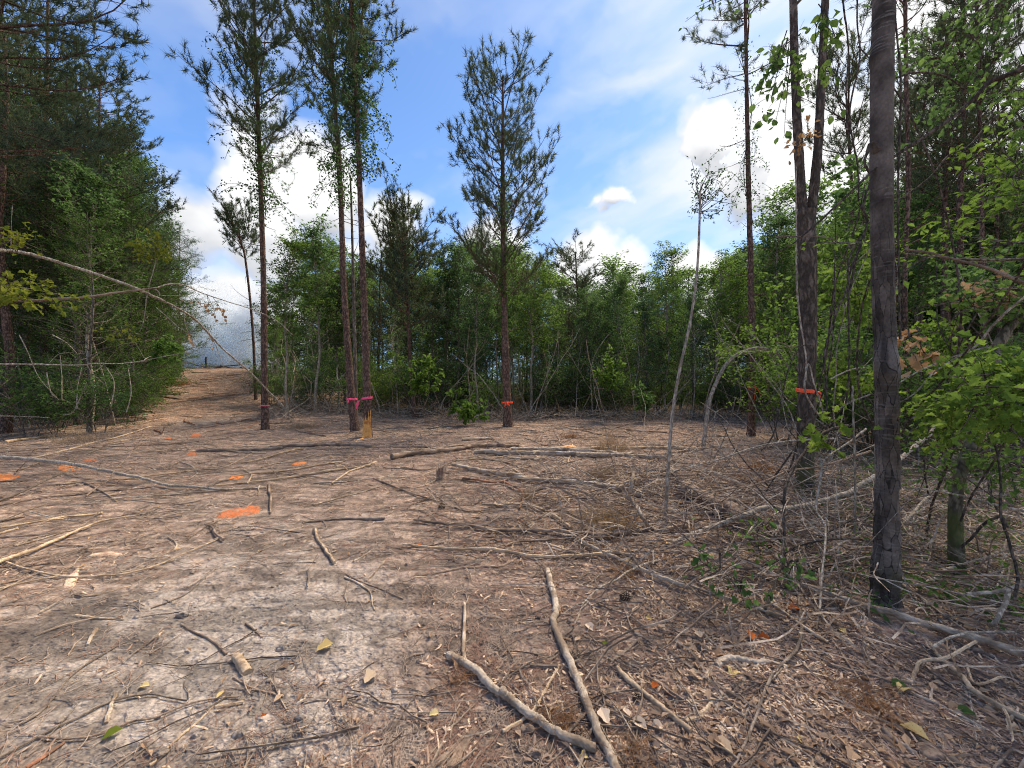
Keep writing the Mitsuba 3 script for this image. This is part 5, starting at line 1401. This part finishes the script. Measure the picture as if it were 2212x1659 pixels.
# bare bent stems along the edge of the back wood
for _ in range(52):
    D = rng.uniform(16.6, 19.5)
    dx = rng.uniform(600, 1640)
    x, L = (dx * S - 512) / F * D, rng.uniform(1.2, 5.0)
    scatter_stick(f'{"tall" if L > 3 else "low"} pale bent stem at the wood edge {between(x, D)}', 'pale bent stems at the edge of the back wood', x, D, L, rng.uniform(0.016, 0.034), str(rng.choice(list('sg'))), rng.uniform(0.5, 1.5), 'bent_sapling', 'sapling', wob=0.11, steps=9)

# twigs arching up out of the slash
for _ in range(70):
    D = rng.uniform(2.9, 6.8)
    dx = rng.uniform(1380, 2280)
    x, L, m = (dx * S - 512) / F * D, rng.uniform(0.9, 3.0), str(rng.choice(list('sgv'), p=[.5, .35, .15]))
    if dx < 1600 and D < 3.6:
        continue
    scatter_stick(f'{size(L)} {HUE[m]} twig arching in the slash {between(x, D)}, {near(D, 4.2, 5.6)}', 'twigs arching out of the slash', x, D, L, rng.uniform(0.004, 0.0085), m, rng.uniform(0.25, 0.85), 'arching_twig', 'branch', wob=0.09, up=-0.09, steps=9)
# ------------------------------------------------------------------ leafy boughs at the right and left edges
def bough(label, starts, nleaf, leaf, m, seed, lob=5, name='leafy_branch', cat='branch', drop=0.5, spread_=0.1):
    rng = np.random.default_rng(seed)
    t = thing(name, label, cat)
    tw, P, A = [], [], []
    for s, e in starts:
        c = spline([np.array(s), (np.array(s) + np.array(e)) / 2 + rng.normal(size=3) * 0.05, np.array(e)], 5)
        tw.append(tube(c, np.linspace(0.007, 0.0025, 11), 4))
        for u in rng.uniform(0.2, 1.0, 5):
            q, qd = along(c, u)
            w = shoot(rng, q[0], unit(qd[0] + rng.normal(size=3) * 0.8), rng.uniform(0.12, 0.32), 4, 0.0, 0.15)
            tw.append(tube(w, np.linspace(0.003, 0.0015, 5), 3, cap=False))
            p, d = along(w, rng.uniform(0.1, 1, max(2, nleaf // (5 * len(starts)))))
            P.append(p + rng.normal(size=p.shape) * spread_ * 0.35), A.append(d * 0.6 + rng.normal(size=d.shape) * 0.7 - [0, 0, drop])
    P, A = np.vstack(P), np.vstack(A)
    v, f, uv = lobed(rng, P, A, leaf * rng.uniform(0.6, 1.25, len(P)), lobes=lob, curl=0.3)
    part(t, 'twigs', join(tw), 'bark_vine')
    part(t, 'leaves', (v, f), m, uv=uv)


def fan(cx, cy, w, h, D, n, seed, dD=0.5, from_=(1.0, 0.0)):
    """Twig ends spread over a cluster, starting from its outer side."""
    r = np.random.default_rng(seed)
    o = at(cx + from_[0] * w * 0.6, cy + from_[1] * h * 0.6, D)
    return [(o + r.normal(size=3) * 0.05, at(cx + r.uniform(-w, w) / 2, cy + r.uniform(-h, h) / 2, D + r.uniform(-dD, dD))) for _ in range(n)]


bough('bright green oak leaves close by at the right edge', fan(2130, 850, 170, 150, 2.35, 16, 1, 0.3), 700, 0.06, 'leaf_bright', 501, 5)
bough('bright green oak leaves hanging low at the right, left of the nearest bunch', fan(2040, 880, 120, 120, 2.9, 12, 2, 0.3, (1, -.4)), 420, 0.055, 'leaf_bright', 502, 5)
bough('mid green leaves at the right edge above the bright oak leaves', fan(2120, 660, 200, 130, 3.1, 10, 3, 0.4), 320, 0.062, 'leaf_mid', 503, 5)
bough('dark green leaves hanging from the upper right corner', fan(2120, 130, 260, 300, 5.4, 16, 4, 0.9, (0.4, -.9)), 340, 0.09, 'leaf_mid', 504, 1)
bough('green leaf sprays at the right edge, halfway up', fan(2110, 430, 260, 200, 4.6, 14, 5, 0.8, (1, 0)), 420, 0.085, 'leaf_light', 505, 1)
bough('leaf sprays reaching in behind the cherry trunk, high on the right', fan(2000, 180, 180, 260, 5.8, 12, 6, 0.6, (1, -.2)), 380, 0.085, 'leaf_mid', 506, 1)
bough('big leaves hanging between the pine with ribbon bow and the fork', fan(1690, 190, 70, 210, 4.8, 8, 7, 0.3, (0.5, -0.9)), 130, 0.10, 'leaf_mid', 507, 1, drop=0.9)
bough('big pale leaves hanging right of the forked stems', fan(1790, 150, 40, 260, 4.7, 5, 8, 0.2, (-0.3, -0.9)), 50, 0.11, 'leaf_mid', 508, 1, drop=1.0)
bough('yellow green leaf sprays beyond the forked trunk', fan(1830, 600, 140, 160, 6.2, 12, 9, 0.6, (0.2, 0.9)), 420, 0.11, 'leaf_bright', 509, 1)
bough('yellow green leaf sprays low beside the forked trunk', fan(1700, 800, 120, 150, 7.0, 9, 10, 0.6, (0.5, 0.8)), 320, 0.10, 'leaf_light', 510, 1)
bough('feathery green sprays low at the right over the slash', fan(2060, 1000, 260, 90, 3.3, 12, 11, 0.4, (1, 0.2)), 500, 0.05, 'leaf_mid', 511, 1)
bough('pair of bright leaves beside the forked trunk, low', fan(1775, 938, 50, 60, 3.6, 3, 12, 0.1, (0.3, -0.6)), 14, 0.11, 'leaf_bright', 512, 5)
bough('withered tan leaves hanging at the upper right', fan(2110, 640, 90, 60, 3.3, 4, 13, 0.2, (0.6, -0.6)), 34, 0.10, 'leaf_dead', 513, 5, drop=0.9)
bough('withered tan leaves hanging right of the cherry trunk', fan(1975, 755, 60, 70, 3.6, 3, 14, 0.2, (-0.2, -0.8)), 16, 0.10, 'leaf_dead', 514, 5, drop=0.9)
bough('small brown fern like spray on the forked trunk', fan(1735, 305, 40, 20, 5.1, 3, 15, 0.05, (0.6, -0.2)), 30, 0.07, 'leaf_dead', 515, 1)
bough('yellow green leaves on the thin sapling at the left edge', fan(70, 625, 180, 60, 6.0, 10, 16, 0.4, (-0.6, 0.9)), 210, 0.10, 'leaf_yellow', 516, 5)
bough('few yellow leaves high at the left edge', fan(60, 510, 110, 60, 6.2, 6, 17, 0.3, (-0.5, 0.9)), 50, 0.09, 'leaf_yellow', 517, 5)
bough('small yellow green bunch of leaves in the left wood', fan(268, 713, 40, 20, 7.6, 4, 18, 0.1, (0.4, 0.8)), 40, 0.085, 'leaf_yellow', 518, 5)
bough('yellow green bunch of leaves on top of the left wood edge', fan(330, 525, 80, 70, 11.5, 8, 19, 0.5, (0, 0.9)), 260, 0.12, 'leaf_yellow', 519, 1)
bough('pale green level sprays at the left edge of the track', fan(368, 740, 90, 90, 13.5, 8, 20, 0.6, (-0.8, 0.4)), 420, 0.13, 'leaf_light', 520, 1)
bough('bright green shrub in front of the back wood left of the central pine', fan(905, 800, 120, 60, 15.0, 14, 21, 0.7, (0, 1.6)), 650, 0.16, 'leaf_light', 521, 1, name='shrub', cat='shrub')
bough('bright broad leaved shrub at the foot of the back wood beside the central pine', fan(1000, 868, 110, 70, 14.8, 12, 22, 0.6, (0, 0.9)), 420, 0.19, 'leaf_light', 522, 1, name='shrub', cat='shrub')
bough('pale yellow green young tree in the undergrowth right of the central pine', fan(1320, 780, 110, 90, 16.2, 14, 23, 0.8, (0, 1.3)), 700, 0.15, 'leaf_light', 523, 1, name='shrub', cat='shrub')
bough('green shrub at the wood edge behind the leaning sapling', fan(1400, 850, 70, 80, 15.6, 8, 24, 0.6, (0, 0.9)), 320, 0.15, 'leaf_mid', 524, 1, name='shrub', cat='shrub')
bough('small three lobed green leaves on the slash at the right', fan(1535, 1205, 30, 30, 2.75, 2, 25, 0.05, (0, 1)), 8, 0.07, 'leaf_mid', 525, 5, name='seedling', cat='plant')
bough('green seedling below the three lobed leaves in the slash', fan(1600, 1250, 30, 40, 2.55, 2, 26, 0.04, (0, 1)), 8, 0.06, 'leaf_mid', 526, 5, name='seedling', cat='plant')
bough('green seedling between the slash and the cherry trunk', fan(1712, 1220, 24, 24, 2.6, 2, 27, 0.04, (0, 1)), 6, 0.07, 'leaf_mid', 527, 5, name='seedling', cat='plant')
bough('leafy green sprig on the butt of the dark thick log', fan(1650, 1165, 90, 30, 3.3, 6, 28, 0.12, (0.2, 0.6)), 80, 0.045, 'leaf_light', 528, 1, name='seedling', cat='plant')

bough('yellow green leaf sprays in the undergrowth right of the cherry trunk', fan(2010, 720, 130, 140, 6.5, 10, 41, 0.6, (0.3, 0.8)), 380, 0.11, 'leaf_bright', 541, 1)
bough('green leaf sprays between the two dark trunks, high', fan(1835, 420, 110, 200, 7.5, 10, 42, 0.8, (0.6, 0.5)), 420, 0.12, 'leaf_mid', 542, 1)
bough('yellow green leaf sprays between the two dark trunks, low', fan(1840, 790, 110, 130, 6.0, 9, 43, 0.6, (0.2, 0.9)), 320, 0.10, 'leaf_bright', 543, 1)
bough('green sprays beside the reddish pine low in the undergrowth', fan(2100, 560, 180, 150, 6.8, 12, 44, 0.8, (0.2, 0.9)), 480, 0.11, 'leaf_mid', 544, 1)
bough('small pale sprays left of the forked trunk', fan(1680, 640, 90, 160, 8.0, 9, 45, 0.7, (0.4, 0.9)), 300, 0.10, 'leaf_light', 545, 1)
bough('green leaf curtain at the right edge, high', fan(2170, 300, 120, 260, 3.9, 10, 46, 0.5, (0.9, -0.3)), 220, 0.075, 'leaf_mid', 546, 1)
# ------------------------------------------------------------------ dry clumps
def clump(label, c, x, y, w, n, L, m, seed, up=1.0, name='dry_clump', cat='dry grass', thick=0.006, flat=0.0):
    rng = np.random.default_rng(seed)
    b = gnd(*cpt(c, x, y))
    P = b + rng.normal(size=(n, 3)) * [w * 0.35, w * 0.35, 0.015] + [0, 0, 0.02]
    D = rng.normal(size=(n, 3)) * [0.7, 0.7, 0.25] + [0, 0, up] + np.array([0, 0, 0])
    v, f, uv = tufts(rng, P, D, 3, L, thick, 0.3)
    t = thing(name, label, cat)
    scene[t] = ply((v, f), m, uv=uv)


clump('dry grass clump in the slash of the middle', 8, 1720, 620, 0.42, 260, 0.34, 'grass_brown', 601)
clump('smaller dry grass clump beside the reddish root', 8, 1210, 440, 0.16, 130, 0.24, 'grass_brown', 602)
clump('tall wispy dry grass in the far middle', 8, 1750, 130, 0.5, 150, 0.75, 'grass_brown', 603, 1.4)
clump('wispy dry grass left of the leaning sapling', 8, 1700, 310, 0.35, 150, 0.5, 'grass_brown', 604, 1.3)
clump('brown pine needles on a dead bough before the orange ribbon pine', 9, 440, 320, 0.4, 200, 0.2, 'needle_brown', 605, 0.5, 'dead_bough', 'dead needles')
clump('standing brown pine needles in the slash on the right', 9, 510, 260, 0.3, 170, 0.42, 'needle_brown', 606, 1.3, 'dead_bough', 'dead needles')
clump('orange brown pine needles above the dark thick log', 9, 140, 385, 0.2, 90, 0.2, 'needle_brown', 607, 0.8, 'dead_bough', 'dead needles')
clump('fan of rust coloured pine needles beside the long grey rod', 8, 1830, 930, 0.14, 70, 0.14, 'needle_brown', 608, 0.2, 'dead_bough', 'dead needles', 0.004)
clump('reddish needle bunch between the two foreground branches', 11, 1420, 880, 0.1, 75, 0.13, 'needle_brown', 609, 0.2, 'dead_bough', 'dead needles', 0.003)
clump('brown needle bunch at the lower right', 12, 1180, 800, 0.26, 150, 0.15, 'needle_brown', 610, 0.2, 'dead_bough', 'dead needles', 0.0035)
clump('small brown tuft at the lower right above the needle bunch', 12, 1010, 720, 0.05, 60, 0.09, 'grass_brown', 611, 0.9, 'dry_clump', 'dry grass', 0.003)
clump('reddish needles at the bottom edge', 11, 1900, 1150, 0.12, 70, 0.14, 'needle_brown', 612, 0.2, 'dead_bough', 'dead needles', 0.003)
clump('reddish needles along the thick forked branch', 11, 780, 620, 0.08, 60, 0.12, 'needle_brown', 613, 0.1, 'dead_bough', 'dead needles', 0.003)
clump('brown bush of dead twigs at the foot of the track pine', 4, 1950, 1290, 0.7, 260, 0.4, 'grass_brown', 614, 0.9)
clump('brown dead twigs under the left shrubs', 7, 560, 60, 1.0, 320, 0.45, 'grass_brown', 615, 0.8)
clump('heap of brown dead boughs at the left edge of the track', 4, 1150, 1010, 1.3, 260, 0.45, 'needle_brown', 616, 0.5, 'dead_bough', 'dead needles', 0.015)
clump('rusty dead bough in the far middle of the clearing', 8, 1500, 40, 0.4, 110, 0.25, 'needle_brown', 617, 0.6, 'dead_bough', 'dead needles', 0.012)
# frayed bark fibre at the bottom edge
rng = np.random.default_rng(620)
t = thing('frayed_bark', 'bundle of frayed brown bark fibre at the bottom edge', 'bark')
fib = []
for k in range(46):
    o = rng.normal() * 1.0
    p = [gnd(*cpt(11, 690 + o * 45 + rng.normal() * 20, 1200)), gnd(*cpt(11, 770 + o * 26, 1080)), gnd(*cpt(11, 865 + o * 14 + rng.normal() * 8, 930 + rng.random() * 60))]
    p = [q + [0, 0, 0.008 + 0.01 * rng.random()] for q in p]
    fib.append(tube(spline(p, 4), np.linspace(0.0016, 0.0008, 9), 3))
scene[t] = ply(join(fib), 'stick_brown')
# splintered stump in the middle
t = thing('splintered_stump', 'small splintered yellow stump left of the grey log', 'stump')
b = gnd(*cpt(8, 650, 305))
sp = []
for k in range(24):
    a, r = rng.random() * 6.28, 0.07 * rng.random() ** 0.5
    p = b + [math.cos(a) * r, math.sin(a) * r, -0.02]
    sp.append(tube(np.array([p, p + [math.cos(a) * 0.02, math.sin(a) * 0.02, 0.1], p + [math.cos(a) * 0.05 + 0.04, math.sin(a) * 0.03, rng.uniform(0.16, 0.34)]]), [0.016, 0.013, 0.003], 5))
scene[t] = ply(join(sp), 'wood_chip')

# ------------------------------------------------------------------ orange clay and stump marks on the ground
def clay(label, c, pts, h, m='clay_orange'):
    rng = np.random.default_rng(len(labels))
    w = np.array([gnd(*cpt(c, x, y)) for x, y in pts])
    ctr = w.mean(0)
    ring = spline(np.vstack([w, w[:1]]), 6)[:-1]
    rows = []
    for k, s in enumerate((1.08, 0.97, 0.8, 0.5, 0.2)):
        q = ctr + (ring - ctr) * s * (1 + 0.16 * (meshkit.noise(ring * 9.0, 3)[:, None] - 0.5))
        q[:, 2] = g(q[:, 0], q[:, 1]) + [-0.012, h * 0.25, h * 0.7, h, h][k] + 0.012 * (meshkit.fbm(q * 30.0, 2, 4) - 0.5)
        rows.append(q)
    n = len(ring)
    ctop = ctr.copy()
    ctop[2] = float(g(ctr[0], ctr[1])) + h
    v = np.vstack(rows + [ctop[None]])
    i, j = np.meshgrid(np.arange(4), np.arange(n), indexing='ij')
    k = (j + 1) % n
    f = np.vstack([np.stack([i * n + j, i * n + k, (i + 1) * n + k], -1).reshape(-1, 3), np.stack([i * n + j, (i + 1) * n + k, (i + 1) * n + j], -1).reshape(-1, 3), np.stack([4 * n + np.arange(n), 4 * n + (np.arange(n) + 1) % n, np.full(n, 5 * n)], 1)])
    t = thing('clay_patch', label, 'clay patch')
    scene[t] = ply((v, f), m, smooth=True)


clay('largest patch of bare orange clay, in the left middle of the clearing', 7, [(1400, 560), (1440, 515), (1560, 490), (1650, 478), (1690, 500), (1670, 535), (1590, 545), (1500, 560)], 0.014)
clay('bright orange clay at the left edge of the photo', 7, [(-60, 310), (-40, 276), (60, 274), (130, 288), (70, 312), (0, 322)], 0.014, 'clay_bright')
clay('orange and yellow torn earth along the long sapling stem', 7, [(360, 245), (390, 218), (460, 220), (540, 238), (480, 252), (420, 258)], 0.014, 'clay_bright')
clay('small red clay spot above the long sapling stem', 7, [(530, 186), (575, 178), (630, 184), (600, 198), (550, 198)], 0.014)
clay('orange clay spot beside a dark twig, left middle', 7, [(1478, 310), (1500, 290), (1560, 282), (1580, 290), (1540, 308)], 0.014, 'clay_bright')
clay('orange clay spot near the middle of the clearing', 7, [(1888, 215), (1915, 200), (1975, 196), (1985, 208), (1930, 218)], 0.014, 'clay_bright')
clay('reddish clay spot beside the thin dark pole', 7, [(1205, 155), (1235, 132), (1275, 138), (1265, 158)], 0.014)
clay('orange clay spot on the dirt track', 4, [(1225, 1350), (1260, 1330), (1300, 1334), (1290, 1350)], 0.014)
clay('second clay spot on the dirt track, left of the first', 4, [(1060, 1362), (1090, 1352), (1115, 1358), (1100, 1368)], 0.014)
clay('pale peach clay smear in the left foreground', 7, [(560, 812), (620, 790), (720, 780), (790, 790), (740, 808), (640, 818)], 0.014, 'wood_chip')
clay('pale grey clod in the left foreground', 7, [(400, 1015), (430, 950), (480, 900), (515, 890), (500, 960), (470, 1010)], 0.014, 'wood_chip')
clay('yellow fresh sawdust by the logs in the far middle', 8, [(1425, 98), (1450, 86), (1510, 88), (1530, 98), (1480, 104)], 0.014, 'wood_fresh')

# ------------------------------------------------------------------ loose leaves, cones
def loose(label, c, x, y, L, ang, m, lobes=1, group=None, curl=0.3):
    rng = np.random.default_rng(len(labels) + 7)
    b = gnd(*cpt(c, x, y), 0.014)
    a = math.radians(ang)
    v, f, uv = lobed(rng, b[None] - np.array([[math.cos(a), math.sin(a), 0]]) * L / 2, np.array([[math.cos(a), math.sin(a), 0.08]]), L, np.array([[0.1 * rng.normal(), -0.15, 1.0]]), curl, lobes)
    t = thing('fallen_leaf', label, 'leaf', group)
    scene[t] = ply((v, f), m, uv=uv)


for a in [('yellow curled leaf on the soil left of the forked branch', 10, 2105, 425, 0.095, 35, 'leaf_straw', 3), ('pale curled oak leaf left of the thick forked branch', 11, 185, 625, 0.085, 70, 'leaf_pale', 3),
          ('broad pale leaf between the long branch and the tan stick', 11, 1705, 880, 0.085, 100, 'leaf_pale', 3), ('long pale leaf below the tan stick', 11, 1930, 930, 0.085, -50, 'leaf_pale', 1), ('small pale leaf above the long pale leaf', 11, 1850, 860, 0.055, -80, 'leaf_pale', 1),
          ('orange red leaf right of the tan stick', 11, 2030, 680, 0.05, 40, 'leaf_rust', 3), ('red orange curled leaves at the right below the thin pale stick', 12, 445, 355, 0.075, 60, 'leaf_rust', 5), ('orange leaf beside the red orange curled ones', 12, 525, 362, 0.07, -40, 'leaf_rust', 5),
          ('orange leaf at the foot of the thin leaning rod', 12, 720, 175, 0.08, 10, 'leaf_rust', 3), ('long yellow leaf near the bottom right corner', 12, 1500, 985, 0.10, -65, 'leaf_straw', 1), ('yellow green leaf on the sandy soil', 10, 730, 990, 0.07, 50, 'leaf_yellow', 1),
          ('pale leaf on the sandy soil above the dark switches', 10, 935, 675, 0.05, 10, 'leaf_straw', 1), ('small red leaf in the left foreground', 10, 1705, 872, 0.028, 20, 'leaf_rust', 1), ('orange leaf on the soil above the tan switch', 10, 1430, 735, 0.045, 80, 'leaf_straw', 1),
          ('yellow leaf under the end of the forked branch', 11, 1570, 1140, 0.045, 20, 'leaf_straw', 3), ('yellow green leaf right of the long pale branch', 11, 1710, 403, 0.04, 10, 'leaf_yellow', 3), ('orange leaf on the litter above the tan stick with bark patches', 8, 512, 742, 0.07, 70, 'leaf_rust', 1),
          ('pale peach leaf at the bottom right', 12, 255, 1060, 0.10, -60, 'leaf_pale', 1), ('green leaf near the lower right stick', 12, 1400, 668, 0.08, 5, 'leaf_mid', 1), ('dark green leaf at the right bottom', 12, 1840, 852, 0.08, -10, 'leaf_mid', 1),
          ('brown dry leaf on the soil left of the foreground branches', 11, 540, 740, 0.035, 0, 'leaf_dead', 1), ('tan curled leaf below the forked branch', 11, 600, 860, 0.05, 10, 'leaf_straw', 3), ('pale scrap at the bottom left', 11, 15, 868, 0.03, 20, 'leaf_pale', 1), ('tan leaf left of the pine cone', 11, 1530, 375, 0.05, 40, 'leaf_dead', 1),
          ('pale leaf beside the pine cone', 11, 1720, 120, 0.05, 110, 'leaf_pale', 1), ('big tan leaf by the white bark strip', 12, 240, 465, 0.07, 20, 'leaf_dead', 3), ('tan oak leaf left of the white bark strip', 12, 310, 385, 0.08, 150, 'leaf_dead', 5)]:
    loose(*a)
rng = np.random.default_rng(640)
for x, y in spread(rng, 170, 1.3, 4.2, cover=right_side):
    L = rng.uniform(0.035, 0.085)
    a = rng.random() * 6.28
    v, f, uv = lobed(rng, np.array([[x, y, float(g(x, y)) + 0.013]]), np.array([[math.cos(a), math.sin(a), rng.normal() * 0.12]]), L, np.array([[rng.normal() * 0.25, rng.normal() * 0.25, 1.0]]), 0.35, int(rng.choice([1, 1, 3, 5])))
    t = thing('fallen_leaf', 'dry curled leaf on the litter of the foreground', 'leaf', 'dry leaves on the foreground litter')
    scene[t] = ply((v, f), str(rng.choice(['leaf_dead', 'leaf_pale', 'leaf_straw'], p=[.7, .2, .1])), uv=uv)


def cone(label, c, x, y, L, ang, seed):
    rng = np.random.default_rng(seed)
    t = thing('pine_cone', label, 'pine cone')
    b = gnd(*cpt(c, x, y), L * 0.32)
    ax = np.array([math.cos(ang), math.sin(ang), 0.15])
    ax = unit(ax)
    e1 = unit(np.cross(ax, [0, 0, 1]))
    e2 = np.cross(e1, ax)
    core = tube(np.array([b - ax * L * 0.5, b - ax * L * 0.2, b + ax * L * 0.2, b + ax * L * 0.5]), [L * 0.1, L * 0.2, L * 0.16, L * 0.03], 8)
    vs, fs, us, k0 = [core[0]], [core[1]], [np.zeros((len(core[0]), 2))], len(core[0])
    for k in range(84):
        u = (k + 0.5) / 84
        a = k * 2.39996
        rad = L * (0.40 * math.sin(math.pi * min(1, 0.16 + 0.84 * u)) + 0.05)
        n = e1 * math.cos(a) + e2 * math.sin(a)
        s = np.cross(ax, n)
        p0 = b + ax * L * (u - 0.5)
        tip = p0 + n * rad + ax * L * 0.10
        w = L * 0.085
        vs.append(np.array([p0 - s * w * 0.5, p0 + s * w * 0.5, tip + s * w, tip - s * w, tip + n * w * 0.6 - ax * w * 0.4, tip + ax * w * 0.7]))
        us.append(np.array([[0, 0], [0, 0], [0.8, 0], [0.8, 0], [1, 0], [1, 0]]))
        fs.append(np.array([[0, 1, 2], [0, 2, 3], [3, 2, 4], [2, 5, 4], [3, 4, 5], [0, 5, 1], [1, 5, 2], [0, 3, 5]]) + k0)
        k0 += 6
    scene[t] = ply((np.vstack(vs), np.vstack(fs)), 'cone_scale', uv=np.vstack(us))


cone('open pine cone on the litter right of the long pale branch', 11, 1840, 105, 0.085, 0.3, 651)
cone('dark pine cone lying in the middle of the clearing', 8, 652, 497, 0.10, 1.0, 652)
cone('little pine cone by the tan stick in the foreground', 11, 1915, 750, 0.045, 0.6, 653)

# charred heap at the crest, where the smoke rises
rng = np.random.default_rng(660)
t = thing('burnt_pile', 'low charred pile of logs on the crest of the track, under the smoke', 'burn pile')
ch = []
for k in range(26):
    x, y = road_x(37.5) + rng.normal() * 1.6, 37.5 + rng.normal() * 1.2
    c = shoot(rng, [x, y, float(g(x, y)) + rng.random() * 0.25], [rng.normal(), rng.normal() * 0.6, rng.normal() * 0.15], rng.uniform(0.8, 2.6), 4, 0, 0.1)
    ch.append(tube(c, rng.uniform(0.03, 0.08), 6, 0.2, 5))
part(t, 'log', join(ch), 'ash', kind='stuff')
# ------------------------------------------------------------------ blue wood smoke over the crest of the track
def smoke():
    nx, ny, nz = 56, 40, 56
    lo, hi = np.array([-42.0, 37.5, 1.6]), np.array([-20.5, 48.0, 13.5])
    Z, Y, X = np.meshgrid(*[np.linspace(0, 1, k) for k in (nz, ny, nx)], indexing='ij')
    p = lo + np.stack([X, Y, Z], -1) * (hi - lo)
    base = -31.6
    w = (p[..., 0] - base - 0.10 * (p[..., 2] - 2)) / (4.6 + 0.22 * (p[..., 2] - 2))
    q = 1 - w**2 - ((p[..., 1] - 41.5) / 2.6) ** 2
    n = meshkit.fbm(p * np.array([0.33, 0.33, 0.26]), 5, 71)
    d = np.clip(q * 0.9 + (n - 0.47) * 3.4, 0, 1) * np.clip((13.2 - p[..., 2]) / 8.0, 0, 1) ** 1.1 * np.clip(q + 0.9, 0, 1)
    d = d * np.clip(np.minimum(np.minimum(X, 1 - X) * 9, np.minimum(Y, 1 - Y) * 9), 0, 1) * np.clip((1 - Z) * 6, 0, 1)
    scene['smoke_medium'] = {'type': 'heterogeneous', 'albedo': {'type': 'rgb', 'value': [0.85, 0.93, 0.999]}, 'scale': 1.3,
                             'sigma_t': {'type': 'gridvolume', 'grid': mi.VolumeGrid(np.ascontiguousarray(d[..., None]).astype(np.float32)), 'filter_type': 'trilinear',
                                         'to_world': T().translate(lo.tolist()).scale((hi - lo).tolist())}}
    scene['smoke'] = {'type': 'cube', 'to_world': T().translate(((lo + hi) / 2).tolist()).scale(((hi - lo) / 2).tolist()), 'bsdf': {'type': 'null'}, 'interior': {'type': 'ref', 'id': 'smoke_medium'}}
    tag('smoke', 'blue smoke drifting up behind the crest of the dirt track', kind='stuff')


smoke()
